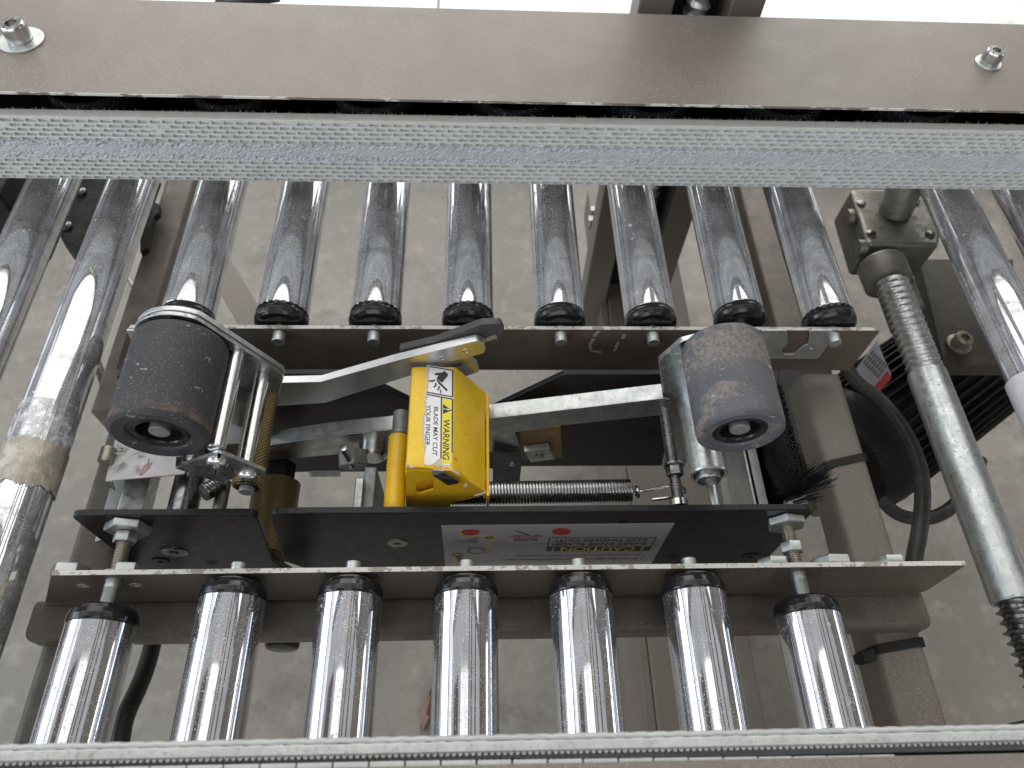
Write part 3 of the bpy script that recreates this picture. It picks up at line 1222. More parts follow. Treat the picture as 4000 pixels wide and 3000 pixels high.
B_pts = rpoly(B_pts, (.009, .011, .006, .006, 0))
obj('side_plate', MB().prism([(a, TY, b) for a, b in B_pts], (0, TT, 0)), M_BLACKP, th, .0011)
RY = .376
C_px = [(440, 1462), (1335, 1462), (1493, 1512), (1591, 1560), (1720, 1650), (1800, 1650), (1925, 1595), (2205, 1463)]
C_pts = [(AY(a, b, RY).x, AY(a, b, RY).z) for a, b in C_px] + [(.215, AY(2600, 1463, RY).z), (.215, AY(2400, 1821, RY).z), (AY(2036, 1821, RY).x, AY(2400, 1821, RY).z), (-.03, -.19), (AY(440, 1462, RY).x, -.19)]
C_pts = rpoly(C_pts, (.012, .004, 0, 0, .006, .006, .004, .003, .005, 0, 0, 0, .01))
obj('rear_side_plate', MB().prism([(a, RY, b) for a, b in C_pts], (0, TT, 0)), M_BLACKP, th, .0011)


def csk(px, py, r, mat, name='countersunk_screw'):
    c = AY(px, py, TY)
    u, v, a = frame((0, -1, 0))
    mb = MB().lathe((c.x, TY - .0002, c.z), (0, -1, 0), [(-.0008, r), (.0004, r), (.0009, r * .95), (.0010, r * .36), (-.0006, r * .34)], 36)
    return obj(name, mb, mat, th)


csk(681, 2154, .0122, M_DSTEEL)
csk(628, 2190, .0082, M_BLACKP)
csk(1553, 2120, .0094, M_AMBERBOLT)
csk(2930, 2172, .0078, M_BLACKP)
for px, py, r in ((830, 2198, .0058), (2433, 2037, .0050), (2629, 2175, .0066)):
    c = AY(px, py, TY)
    obj('screw_hole', MB().lathe((c.x, TY - .0002, c.z), (0, 1, 0), [(0, r), (.0001, r * .8), (.0040, r * .78)], 24), M_MATB, th)
# studs, nuts and washers that hold the head between the rails
for sx, nuts in ((-.2975, ((.2305, .0075, .0185, .3), (.2215, .0085, .0096, .1))), (.2671, ((.2305, .0075, .0170, .25), (.2075, .0088, .0096, .05)))):
    obj('threaded_stud', MB().thread((sx, .193, 0), (sx, .237, 0), .0056, .0016, .0007), M_AMBERBOLT, th)
    for y, h, r, ph in nuts:
        obj('hex_nut', MB().hexn((sx, y, 0), (0, 1, 0), h, r, ph), M_ZINC_W, th, .0004)
    obj('washer', MB().cyl((sx, .1946, 0), (sx, .1966, 0), .0095, 32), M_AMBERBOLT, th)
    obj('shank', MB().lathe((sx, .1685, 0), (0, 1, 0), [(0, .0062), (.0215, .0062)], 28), M_ZINC_W, th)

# grey sticker with its printing
S0 = lambda cx, cy: (1650 + cx / 2.011, 1950 + cy / 2.011)
SY = TY - .0004
stk = obj('caution_sticker', poly_y([S0(148, 207), S0(1980, 190), S0(1790, 520), S0(180, 530)], SY, .0003), M_STICKER, th)


def on_sticker(name, mb, mat):
    o = obj(name, mb, mat)
    o.parent = stk
    return o


def flat_px(px, y, off):
    return MB().prism([AY(*S0(*p), y) for p in px], (0, off, 0))


def stext(body, x0, x1, yb, yt, mat, y=SY - .0002, shear=0):
    a, b = AY(*S0(x0, yb), y), AY(*S0(x1, yb), y)
    h = abs(AY(*S0((x0 + x1) / 2, yb), y).z - AY(*S0((x0 + x1) / 2, yt), y).z)
    b.z = a.z
    me = text_mesh(body, a, b, (0, 0, -1), h, (0, 0, 0), shear)
    on_sticker('lettering', me, mat)


on_sticker('caution_band', flat_px([(970, 409), (1776, 405), (1799, 370), (982, 372)], SY, -.00012), M_PRINT_K)
bx = MB()
for seg in ([(975, 408), (1000, 301)], [(1000, 301), (1836, 299)], [(1836, 299), (1778, 405)]):
    ribbon(bx, [S0(*p) for p in seg], SY, .0005)
on_sticker('caution_frame', bx, M_PRINT_K)
stext('! CAUTION !', 1745, 1020, 372, 402, M_PRINT_Y, SY - .0004)
stext('SHARP KNIFE BLADE!', 1773, 1025, 338, 359, M_PRINT_K)
stext('KEEP FINGERS OUT!', 1773, 1053, 309, 330, M_PRINT_K)
stext('BLADE', 903, 722, 312, 327, M_PRINT_K)
stext('CAUTION!', 910, 720, 298, 309, M_PRINT_R)
stext('VERY SHARP!', 948, 688, 283, 295, M_PRINT_R)
stext('Tape guide', 436, 292, 333, 343, M_PRINT_G)
stext('bracket is here', 436, 243, 321, 331, M_PRINT_G)
stext('4. See instruction manual for more detailed adjustments.', 1752, 730, 433, 443, M_PRINT_G)
stext('3. Be sure tape edges are beneath tape guide bracket fingers.', 1735, 622, 463, 473, M_PRINT_G)
for cx, cy, rx, ry in ((375, 260, 73, 25), (1092, 253, 75, 27)):
    on_sticker('red_dot', flat_px([(cx + rx * cos(2 * pi * k / 28), cy + ry * sin(2 * pi * k / 28)) for k in range(28)], SY, -.00015), M_PRINT_R)
yl = MB()
ribbon(yl, [S0(*p) for p in ((294, 237), (294, 262), (335, 288), (562, 293), (490, 408), (440, 428), (240, 427), (236, 445), (262, 500))], SY, .0012)
on_sticker('tape_path', yl, M_PRINT_Y)
kl = MB()
for cx, cy, rx, ry in ((525, 300, 25, 9), (423, 403, 66, 22), (278, 435, 38, 12)):
    ribbon(kl, [S0(cx + rx * cos(2 * pi * k / 24), cy + ry * sin(2 * pi * k / 24)) for k in range(25)], SY, .0006, .0001)
ribbon(kl, [S0(735, 247), S0(838, 285)], SY, .0009)
ribbon(kl, [S0(385, 318), S0(415, 304)], SY, .0007)
kl.prism([AY(*S0(*p), SY) for p in ((405, 300), (436, 294), (430, 310))], (0, -.0002, 0))
kl.prism([AY(*S0(*p), SY) for p in ((258, 445), (300, 440), (318, 495), (290, 500))], (0, -.0002, 0))
on_sticker('diagram', kl, M_PRINT_G)
wt = obj('small_label', poly_y([(1204, 1840), (1330, 1838), (1330, 1862), (1213, 1864)], RY - .0006, .0004), M_STICKER, th)
wl = MB()
for xx in (1222, 1252):
    ribbon(wl, [(xx, 1845), (xx + 19, 1845), (xx + 20, 1857), (xx + 3, 1857), (xx, 1845)], RY - .0007, .0003)
ribbon(wl, [(1284, 1851), (1294, 1851)], RY - .0007, .0004)
ribbon(wl, [(1302, 1846), (1316, 1858)], RY - .0007, .0004)
o = obj('lettering', wl, M_PRINT_G)
o.parent = wt
obj('lower_sheet', plate_y([(1925, 1760), (2040, 1790), (2028, 1900), (1925, 1900)], .335, .002), M_LILAC, th)
c = AY(2001, 1815, .334)
obj('small_screw', MB().lathe((c.x, .335, c.z), (0, -1, 0), [(0, .0032), (.0012, .003), (.0018, .0016)], 12), M_STEEL, th)
# slider block with its square nut
bl = obj('slider_block', plate_y([(2030, 1672), (2190, 1668), (2197, 1790), (2035, 1800)], .350, .026, .004), M_BLOCK, th, .0012)
c = AY(2107, 1763, .347)
nb = MB().obox((c.x, .3455, c.z), Vector((.0125, 0, .0035)), Vector((-.0042, 0, .0125)), (0, .0035, 0))
obj('square_nut', nb, M_ZINC_W, th, .0006)
obj('stud_end', MB().lathe((c.x, .343, c.z), (0, -1, 0), [(0, .0048), (.0022, .0046), (.0026, .003)], 20), M_DSTEEL, th)
c = AY(2550, 1693, RY)
obj('screw_hole', MB().lathe((c.x, RY - .0002, c.z), (0, 1, 0), [(0, .0062), (.0001, .005), (.004, .005)], 24), M_MATB, th)

# ------------------------------------------------------------------ blade guard
gd = thing('blade_guard', 'yellow blade guard with a torn warning sticker on top', 'blade guard', (-.03, .30, .02))
GZ, GF, GB = .060, .2580, .3585
gx0, gx1 = -.0615, -.0225
prof = [(gx0, GZ - .010), (gx0, GZ - .004), (gx0 + .0012, GZ - .0012), (gx0 + .004, GZ), (gx1 - .002, GZ), (gx1 + .0008, GZ - .0012), (.0030, .0195), (.0040, .0172), (.0040, .004)]
inner = [(x - (.0018 if x > gx1 - .003 else -.0016 if x < gx0 + .003 else 0), z - .0018) for x, z in prof]
pts = prof + inner[::-1]
obj('guard_cover', MB().prism([(x, GF, z) for x, z in pts], (0, GB - GF, 0)), M_YEL, gd, .0004)
# front panel with the slot, bent down from the cover
G4 = lambda cx, cy: (1450 + cx / 3.687, 1650 + cy / 3.687)
to_xz = lambda L: [(AY(*G4(*p), GF).x, AY(*G4(*p), GF).z) for p in L]
fp = to_xz([(500, 640), (760, 648), (1010, 690), (1180, 700), (1270, 745), (1650, 1015), (1640, 1050), (1400, 1110), (1150, 1165), (1000, 1300), (500, 1300)])
hole = to_xz([(640, 930), (655, 885), (690, 862), (893, 800), (893, 975), (712, 1030), (668, 1024), (644, 985)])
bm = bmesh.new()


def ring_face(outer, holes, y, th_):
    b = bmesh.new()
    loops = []
    for L in [outer] + holes:
        vs = [b.verts.new((x, y, z)) for x, z in L]
        loops.append([b.edges.new((vs[i], vs[(i + 1) % len(vs)])) for i in range(len(vs))])
    bmesh.ops.triangle_fill(b, use_beauty=True, edges=[e for l_ in loops for e in l_])
    r_ = bmesh.ops.extrude_face_region(b, geom=list(b.faces))
    bmesh.ops.translate(b, verts=[e for e in r_['geom'] if isinstance(e, bmesh.types.BMVert)], vec=(0, th_, 0))
    bmesh.ops.recalc_face_normals(b, faces=b.faces)
    me = D.meshes.new('plate')
    b.to_mesh(me)
    b.free()
    return me


obj('front_panel', ring_face(fp, [hole], GF + .0002, .002), M_YEL_DEEP, gd)
obj('panel_back', MB().box((-.060, GF + .007, -.032), (-.028, GF + .0085, .040)), M_YEL_DEEP, gd)
lip = MB().prism([(.0046, GF - .004, .0185), (.0046, GB - .002, .0185), (.0046, GB - .002, -.03), (.0046, GF + .006, -.03), (.0046, GF - .004, .006)], (.0028, 0, 0))
obj('side_lip', lip, M_YEL_DEEP, gd, .0009)
hx = AY(1556, 1690, .333).x
obj('hinge_barrel', MB().cyl((-.0745, .2450, .006), (-.0745, .318, .006), .0092, 36, .0012), M_YEL_DEEP, gd)
obj('hinge_pin', MB().cyl((-.0735, .3185, .0075), (-.0735, .342, .0075), .0076, 28, .0008), M_GREYP, gd)
# blade
bp = [G4(*p) for p in ((884, 770), (900, 760), (1055, 722), (1268, 852), (1262, 872), (1240, 885), (1108, 906))]
obj('blade', poly_y(bp, GF - .0022, .0009), M_BLADE, gd)
obj('blade_edge', poly_y([G4(*p) for p in ((882, 684), (1052, 700), (1056, 724), (884, 772))], GF - .0030, .0006), M_ZINC_W, gd)

for k, ch_ in enumerate(([(500, 600), (540, 650), (600, 662), (612, 642), (545, 628), (522, 592)], [(1040, 655), (1110, 670), (1125, 652), (1060, 640)],
                         [(1480, 1062), (1540, 1062), (1658, 1025), (1648, 1008), (1560, 1040)], [(1330, 925), (1355, 905), (1385, 900), (1370, 940)], [(1150, 690), (1200, 708), (1275, 752), (1260, 760), (1190, 725)])):
    obj('paint_chip', poly_y([G4(*p) for p in ch_], GF - .0006, .0007), M_WHITEST, gd)

# sticker on the top face
GT = lambda cx, cy: AZ(1450 + cx / 3.687, 1350 + cy / 3.687, GZ)
GT2 = lambda cx, cy: AZ(1450 + cx / 3.687, 1650 + cy / 3.687, GZ)


def flat_top(pts, h0, h1):
    return MB().prism([(p.x, p.y, GZ + h0) for p in pts], (0, 0, h1 - h0))


left_edge = [(825, 282), (815, 400), (822, 520), (808, 620), (802, 720), (790, 800), (786, 900), (782, 970), (770, 1010), (756, 1060), (752, 1150), (756, 1250), (768, 1360), (780, 1450), (772, 1560)]
outl = [GT(*p) for p in left_edge] + [GT2(762, 600), GT2(830, 622), GT2(920, 600), GT2(1000, 560)]
outl += [GT2(1010, 618), GT2(1140, 624)]
outl += [GT2(1150, 560), GT2(1165, 470), GT2(1180, 400), GT(1180, 345)]
gst = obj('warning_sticker', flat_top(outl, .0001, .00035), M_WHITEST, gd)
torn = [GT(p[0] + 12 + 6 * sin(i * 2.1), p[1]) for i, p in enumerate(left_edge)] + [GT(p[0] - 22 - 9 * sin(i * 1.7), p[1]) for i, p in list(enumerate(left_edge))[::-1]]
to_ = obj('torn_edge', flat_top(torn, .0001, .0005), M_TORN)
to_.parent = gst
tn2 = obj('torn_edge', flat_top([GT2(990, 520), GT2(940, 560), GT2(900, 600), GT2(925, 640), GT2(1010, 650), GT2(1015, 520)], .0001, .0006), M_TORN)
tn2.parent = gst


def top_part(name, mb, mat):
    o = obj(name, mb, mat)
    o.parent = gst
    return o


top_part('yellow_panel', flat_top([GT(1018, 757), GT(1165, 790), GT2(1160, 600), GT2(1015, 605)], .00036, .00045), M_PRINT_Y)
kf = MB()


def bar_top(a, b, w, h0=.00046, h1=.00056):
    d = (b - a)
    n_ = Vector((-d.y, d.x, 0)).normalized() * w
    kf.prism([(q.x, q.y, GZ + h0) for q in (a - n_, b - n_, b + n_, a + n_)], (0, 0, h1 - h0))


for seg in ((GT(835, 303), GT(1172, 362)), (GT(1172, 362), GT(1170, 742)), (GT(1170, 742), GT(805, 676)), (GT(808, 708), GT(1172, 775)), (GT(1012, 752), GT2(1004, 600)), (GT(1170, 775), GT2(1166, 440))):
    bar_top(*seg, .00055)
top_part('sticker_lines', kf, M_PRINT_K)
ht = MB()
shapes = [[(905, 415), (945, 395), (1010, 395), (1055, 370), (1105, 410), (1105, 440), (1020, 542), (940, 482), (968, 430), (925, 432)],
          [(930, 490), (965, 505), (1105, 642), (1085, 662), (970, 552)],
          [(820, 503), (880, 503), (912, 488), (922, 510), (885, 529), (822, 520)],
          [(918, 542), (942, 545), (942, 582), (905, 613), (890, 600), (918, 572)],
          [(965, 583), (988, 590), (992, 616), (960, 652), (943, 640), (968, 614)],
          [(985, 638), (1003, 640), (1014, 692), (996, 692)]]
for sh in shapes:
    ht.prism([(GT(*p).x, GT(*p).y, GZ + .00036) for p in sh], (0, 0, .0001))
top_part('cut_hand_symbol', ht, M_PRINT_K)
tr_ = MB().prism([(GT(*p).x, GT(*p).y, GZ + .00046) for p in ((1032, 843), (1160, 937), (1032, 988))], (0, 0, .0001))
top_part('warning_triangle', tr_, M_PRINT_K)
ex = MB()
ex.prism([(GT(*p).x, GT(*p).y, GZ + .00057) for p in ((1075, 912), (1132, 922), (1132, 938), (1075, 926))], (0, 0, .00006))
ex.prism([(GT(*p).x, GT(*p).y, GZ + .00057) for p in ((1042, 908), (1058, 910), (1058, 926), (1042, 924))], (0, 0, .00006))
top_part('exclamation_mark', ex, M_WHITEST)


def ttext(body, a, b, b_top, hz, shear):
    A, B = a, b
    h = abs(b_top.x - A.x)
    B = Vector((A.x + (B.x - A.x) * .5, B.y, A.z))
    me = text_mesh(body, (A.x, A.y, GZ + hz), (B.x, B.y, GZ + hz), (1, 0, 0), h, (0, 0, 0), shear)
    me2 = top_part('lettering', me, M_PRINT_K)
    return me2


ttext('WARNING', GT(1042, 1072), GT2(1032, 548), GT(1130, 1072), .00048, .18)
ttext('BLADE MAY CUT', GT(905, 880), GT2(893, 487), GT(967, 880), .00038, .12)
ttext('YOUR FINGER', GT(793, 862), GT(786, 1440), GT(857, 862), .00038, .12)

# ------------------------------------------------------------------ tape arms
arm = thing('cranked_lever', 'bright zinc cranked arm with a forked black rubber tip', 'arm', (-.1, .34, 0))
aY, aT = .3615, .0075
ap = [(1085, 1500), (1249, 1493), (1520, 1413), (1884, 1349), (1899, 1362), (1897, 1388), (1840, 1400), (1592, 1475), (1270, 1567), (1071, 1587)]
ap = [(1080, 1496), (1252, 1492), (1560, 1405), (1862, 1331), (1893, 1345), (1897, 1362), (1892, 1380), (1805, 1402), (1270, 1574), (1072, 1587)]
obj('arm_plate', plate_y(ap, aY, aT, (0, 0, 0, .003, .003, .003, .003, 0, 0, 0)), M_ZINC_C, arm, .0004)
obj('arm_bracket', plate_y([(1690, 1420), (1830, 1395), (1868, 1430), (1872, 1452), (1800, 1478), (1700, 1500)], aY + .004, .005, .002), M_ZINC, arm, .0005)
obj('rubber_tip', plate_y([(1555, 1368), (1700, 1335), (1880, 1268), (1955, 1265), (1972, 1298), (1940, 1345), (1880, 1352), (1600, 1400)], aY + .0085, .007, .003), M_RUBBER, arm, .0008)
fk = MB()
ribbon(fk, [(1890, 1330), (1936, 1313)], aY + .0083, .0024, .0005)
obj('fork_slot', fk, M_ZINC_W, arm)
for px, py in ((1821, 1371), (1728, 1399)):
    c = AY(px, py, aY)
    obj('rivet', MB().lathe((c.x, aY + .0002, c.z), (0, -1, 0), [(0, .0032), (.0005, .003), (.0006, .0022), (-.001, .0018)], 20), M_STEEL, arm)
c = AY(1770, 1425, aY + .004)
sl = MB()
ribbon(sl, [(1735, 1440), (1800, 1422)], aY + .0039, .0022)
obj('adjusting_slot', sl, M_DSTEEL, arm)

lk = thing('link_bar', 'zinc link bar rising behind the yellow guard towards the grey roller bracket', 'bar', (0, .345, 0))
LY = .342
lb = [(1035, 1742), (1300, 1702), (1640, 1668), (1925, 1634), (2592, 1556), (2615, 1560), (2618, 1618), (2180, 1664), (2010, 1690), (2030, 1745), (2024, 1763), (1990, 1770), (1925, 1768), (1780, 1735), (1580, 1765), (1400, 1768), (1040, 1800)]
obj('bar_web', poly_y(lb, LY, .0020), M_ZINC, lk, .0006)
fl = MB()
F_ = [(1035, 1742), (1300, 1702), (1640, 1668), (1925, 1634), (2592, 1556)]
P = [AY(a, b, LY) for a, b in F_]
for a, b in zip(P[:-1], P[1:]):
    fl.prism([a, b, b + Vector((0, .016, 0)), a + Vector((0, .016, 0))], (0, 0, -.0016))
obj('bar_flange', fl, M_ZINC_W, lk, .0005)
obj('pivot_boss', MB().lathe((AY(1455, 1790, .33).x, .33, AY(1455, 1790, .33).z), (0, 1, 0), [(0, .012), (.003, .0145), (.012, .0145)], 32), M_STEEL, lk)

# ------------------------------------------------------------------ press rollers
def press_roller(parent, x, z, r, ya, yb, mat, name='rubber_roller'):
    prof = [(.0032, r * .62), (.0012, r * .66), (.0006, r * .80), (0, r * .90), (.0018, r * .985), (.0045, r), (yb - ya - .003, r), (yb - ya, r * .95), (yb - ya, r * .5)]
    o = obj(name, MB().lathe((x, ya, z), (0, 1, 0), prof, 96, cap=False), mat, parent, ang=50)
    rim = MB().lathe((x, ya + .0032, z), (0, 1, 0), [(.0, r * .62), (-.0006, r * .56), (.0, r * .46), (.0012, r * .44), (.011, r * .42), (.011, .004)], 72, cap=False)
    s = obj('bearing_ring', rim, M_CAP)
    s.parent = o
    pin = MB().lathe((x, ya + .0122, z), (0, -1, 0), [(-.004, .0078), (.0080, .0078), (.0086, .0074), (.0086, 0.0001)], 36)
    s = obj('axle_end', pin, M_GREYP)
    s.parent = o
    return o


la = thing('press_roller_arm', 'nicked black rubber press roller on a zinc arm with two steel pins', 'press roller', (-.22, .30, .05))
press_roller(la, -.2410, .1060, .0364, .2650, .3490, M_ROLL_L)
ay = .3515
z1, z2 = AY(925, 1381, ay), AY(1026, 1468, ay)
arc = [(-.2410 + .0368 * cos(g), .1060 + .0368 * sin(g)) for g in [radians(a) for a in range(175, 54, -10)]]
ar = arc + [(AY(1100, 1462, ay).x, AY(1100, 1462, ay).z), (AY(1105, 1475, ay).x, AY(1105, 1475, ay).z), (AY(1085, 1555, ay).x, AY(1085, 1555, ay).z), (AY(1045, 1730, ay).x, AY(1045, 1730, ay).z), (AY(790, 1740, ay).x, AY(790, 1740, ay).z)]
obj('arm_plate', MB().prism([(a, ay, b) for a, b in ar], (0, .0036, 0)), M_ZINC, la, .0005)
ar2 = [(a + .0012, b + .0008) for a, b in ar]
obj('arm_plate', MB().prism([(a, ay + .0040, b) for a, b in ar2], (0, .0042, 0)), M_ZINC_W, la, .0005)
obj('steel_pin', MB().cyl((z1.x, .2625, z1.z), (z1.x, ay, z1.z), .0068, 36, .0008), M_STEEL, la)
obj('steel_pin', MB().cyl((z2.x, .2625, z2.z), (z2.x, ay, z2.z), .0064, 36, .0008), M_STEEL, la)
fy = .2590
c1, c2 = AY(849, 1806, fy), AY(970, 1860, fy)
sp_ = [(682, 1829), (852, 1769), (866, 1772), (1038, 1842), (1036, 1852), (845, 1882)]
obj('front_plate', plate_y(sp_, fy, .0030, (.001, .002, .002, .002, .002, .004)), M_ZINC, la, .0005)
hkp = [(682, 1829), (690, 1783), (712, 1783), (712, 1806), (852, 1768)]
obj('plate_hook', plate_y([(684, 1828), (688, 1784), (711, 1784), (711, 1812)], fy + .0005, .0022), M_DSTEEL, la, .0004)
for c in (c1, c2):
    b = MB().lathe((c.x, fy, c.z), (0, -1, 0), [(0, .0084), (.0012, .0083), (.0030, .0068), (.0040, .0045), (.0042, .0030), (.0022, .0028)], 36)
    bo = obj('button_bolt', b, M_STEEL, la)
    for k in range(5):
        g = radians(35 + k * 27)
        q = Vector((c.x + cos(g) * .0058, fy - .0036, c.z + sin(g) * .0058))
        so = obj('stamped_mark', MB().obox(q, (.0005, 0, 0), (0, .0003, 0), (0, 0, .0009)), M_STEEL)
        so.parent = bo
sb = AY(965, 1900, .2550)
obj('brass_roller', MB().lathe((sb.x, .2545, sb.z), (0, 1, 0), [(0, .0098), (.0003, .0118), (.0012, .0124), (.086, .0124), (.0875, .0116)], 60, cap=True), M_BRASS, la)
obj('bearing_ring', MB().lathe((sb.x, .2543, sb.z), (0, -1, 0), [(0, .0100), (.0006, .0098), (.0007, .0072)], 40), M_CAP, la)
obj('axle_end', MB().lathe((sb.x, .2540, sb.z - .001), (0, -1, 0), [(0, .0063), (.0036, .0063), (.0042, .0058)], 32), M_GREYP, la)
nc = AY(880, 1640, .345)
obj('nylon_roller', MB().lathe((AY(895, 1650, .33).x, .318, AY(895, 1650, .33).z), (0, 1, 0), [(0, .018), (.001, .0195), (.024, .0195), (.025, .018)], 56), M_NYLON, la)

ra = thing('press_roller_arm', 'grey rubber press roller smeared with brown carton paper on a zinc bracket', 'press roller', (.2, .30, .05))
press_roller(ra, .1985, .1120, .0336, .2625, .3450, M_ROLL_R)
by = .3475
bp_ = [(2572, 1413), (2660, 1335), (2800, 1300), (2960, 1400), (2950, 1650), (2850, 1720), (2720, 1730), (2660, 1852), (2625, 1858), (2588, 1830), (2590, 1800), (2618, 1712)]
obj('bracket_plate', plate_y(bp_, by, .0050, .002), M_ZINC, ra, .0007)
cc = AY(2769, 1859, .270)
obj('pivot_collar', MB().lathe((cc.x, .270, cc.z), (0, 1, 0), [(.0012, .0132), (0, .0150), (.0006, .0163), (.002, .0167), (.0775, .0167)], 60), M_GALV, ra)
obj('bearing_ring', MB().lathe((cc.x, .2716, cc.z), (0, -1, 0), [(0, .0138), (.0008, .0132), (.0009, .010)], 40), M_DSTEEL, ra)
b = MB().lathe((cc.x - .0002, .2712, cc.z - .001), (0, -1, 0), [(0, .0108), (.0050, .0108), (.0056, .0103), (.0057, .0040), (.003, .0038)], 40)
obj('socket_screw', b, M_ZINC, ra)
rd = AY(2790, 1930, .262)
obj('support_rod', MB().cyl((rd.x, .2445, rd.z - .004), (rd.x, .40, rd.z - .004), .0056, 28), M_GALV, ra)
nu = AY(2637, 1853, .274)
obj('flange_nut', MB().lathe((nu.x, .284, nu.z), (0, -1, 0), [(0, .0086), (.002, .0086), (.0028, .0072)], 36).hexn((nu.x, .281, nu.z), (0, -1, 0), .0085, .0078, .2), M_DSTEEL, ra, .0003)
obj('spring_stud', MB().thread((nu.x, .2445, nu.z - .003), (nu.x, .345, nu.z - .003), .0050, .0015, .0007), M_DSTEEL, ra)
obj('knurled_nut', MB().lathe((nu.x, .2445, nu.z - .003), (0, 1, 0), [(0, .0085), (.0055, .0085), (.006, .0078)], 14), M_STEEL, ra)

# ------------------------------------------------------------------ spring
sg = thing('tension_spring', 'long coiled tension spring hooked to a threaded stud by the grey roller', 'spring', (.08, .285, -.05))
yS = .281
sa, sbx = AY(1640, 1930, yS), AY(2468, 1917, yS)
R_s, wr, pt = .0098, .00140, .00292
n_t = int((sbx.x - sa.x) / pt)
pts = []
for i in range(n_t * 18 + 1):
    g = 2 * pi * i / 18
    f = i / (n_t * 18)
    c = sa.lerp(sbx, f)
    pts.append(c + Vector((0, cos(g) * R_s, sin(g) * R_s)))
obj('coil', MB().tube(pts, wr, 7), M_SPRING, sg)
hk_ = [AY(2470, 1915, yS), AY(2486, 1918, yS), AY(2510, 1918, yS), AY(2580, 1903, yS), AY(2640, 1896, yS), AY(2672, 1905, yS), AY(2681, 1922, yS - .003), AY(2662, 1936, yS - .008), AY(2620, 1944, yS - .010), AY(2548, 1952, yS - .010)]
obj('hook', MB().tube(hk_, .0015, 8, smooth=2), M_SPRING, sg)
e = AY(2484, 1922, yS)
ep = [e + Vector((.0012 * sin(k * 1.7) * .5 + .0006 * k / 6, cos(k * .6) * .0050, sin(k * .6) * .0050)) for k in range(22)]
obj('end_loop', MB().tube(ep, .0013, 7), M_SPRING, sg)

# ------------------------------------------------------------------ brush
br = thing('brush', 'black bristle brush in a zinc channel beside the grey rubber roller', 'brush', (.27, .31, -.03))
bz = -.020
ho = [AZ(x, y, bz) for x, y in ((2940, 1764), (2984, 1966), (3100, 1966), (3092, 1900), (3062, 1880))]
hx0 = .2560
obj('channel', MB().box((.2490, .2460, -.075), (.2512, .362, bz + .004)), M_ZINC_W, br, .0004)
obj('channel', MB().box((.2550, .2450, -.075), (.2640, .362, bz)), M_ZINC_W, br, .0006)
obj('channel', MB().box((.2800, .2450, -.078), (.2890, .362, bz - .004)), M_ZINC_W, br, .0006)
obj('channel_end', MB().box((.2640, .2450, -.078), (.2800, .2530, bz - .003)), M_ZINC_W, br, .0006)
obj('channel_base', MB().box((.2642, .253, -.078), (.2798, .362, -.055)), M_MATB, br)
bm_ = MB()
rb = random.Random(11)
for i in range(2600):
    f = rb.random()
    y = .2640 + .096 * f
    p0_ = Vector((.2650 + rb.random() * .012, y, -.050 + rb.random() * .012))
    splay = max(0, (.295 - y) / .04)
    tip = Vector((.2700 + rb.random() * .0115 + (.014 * splay * rb.random()), y + .002 * splay + rb.uniform(-.0028, .0028), .028 + rb.uniform(-.0022, .0022) - .006 * splay * rb.random()))
    if f < .07 and rb.random() < .5:
        tip = Vector((.292 + rb.random() * .020, y + rb.uniform(-.004, .012), .016 + rb.uniform(-.012, .012)))
    if f < .02 and rb.random() < .3:
        tip = Vector((.303 + rb.random() * .012, y + rb.uniform(-.004, .004), -.016 + rb.uniform(-.006, .01)))
    mid = p0_.lerp(tip, .5) + Vector((.002 * splay, 0, .003 * splay))
    bm_.tube([p0_, mid, tip], .00034, 3)
obj('bristles', bm_, M_BRISTLE, br, kind='stuff')

# ------------------------------------------------------------------ lower left parts of the head
kr = thing('knurled_roller', 'large knurled brass roller in the gap between the black side plates', 'roller', (-.14, .29, -.10))
kx = AZ(1050, 1950, -.088).x
obj('roller_body', MB().lathe((kx, .2462, -.1080), (0, 1, 0), [(0, .0200), (.0006, .0236), (.078, .0236), (.079, .0200)], 80), M_BRASS, kr)
obj('hex_nut', MB().hexn((kx, .328, -.1080), (0, 1, 0), .020, .0165, .1), M_MATB, kr, .0006)

fs_ = thing('film_sheet', 'tray covered in crinkled clear film below the nicked black roller', 'tray', (-.31, .31, -.03))
fz = -.034
cs = [AZ(x, y, fz) for x, y in ((410, 1880), (717, 1852), (726, 1842), (700, 1760), (640, 1690), (452, 1700))]
obj('tray_plate', MB().prism(cs, (0, 0, -.0016)), M_FILM, fs_, .0005)
lipp = [AZ(410, 1880, fz), AZ(717, 1852, fz)]
obj('front_lip', MB().prism([lipp[0], lipp[0] + Vector((.033, -.004, -.001)) * .2, AZ(448, 1918, fz - .006), AZ(440, 1912, fz - .01), AZ(408, 1890, fz - .003)], (0, .002, 0)), M_GREYP, fs_)
obj('red_mark', MB().prism([AZ(x, y, fz + .0004) for x, y in ((540, 1852), (566, 1815), (590, 1804), (594, 1808), (582, 1828), (562, 1848), (552, 1856))], (0, 0, .0002)), worn('faded_red', (.36, .16, .16), (.5, .36, .36), .5, 0, 200, (.6, .5, .5), .6, 500, speck=.55), fs_)
cr = MB()
rf = random.Random(4)
for i in range(14):                           # crumpled film flakes
    c = AZ(rf.uniform(440, 560), rf.uniform(1745, 1830), fz)
    a, b2, c2_ = [Vector((rf.uniform(-.008, .008), rf.uniform(-.006, .006), rf.uniform(0, .006))) for _ in range(3)]
    cr.add([c + a, c + b2, c + c2_], [(0, 1, 2)])
obj('film_flakes', cr, M_FILM, fs_, kind='stuff')

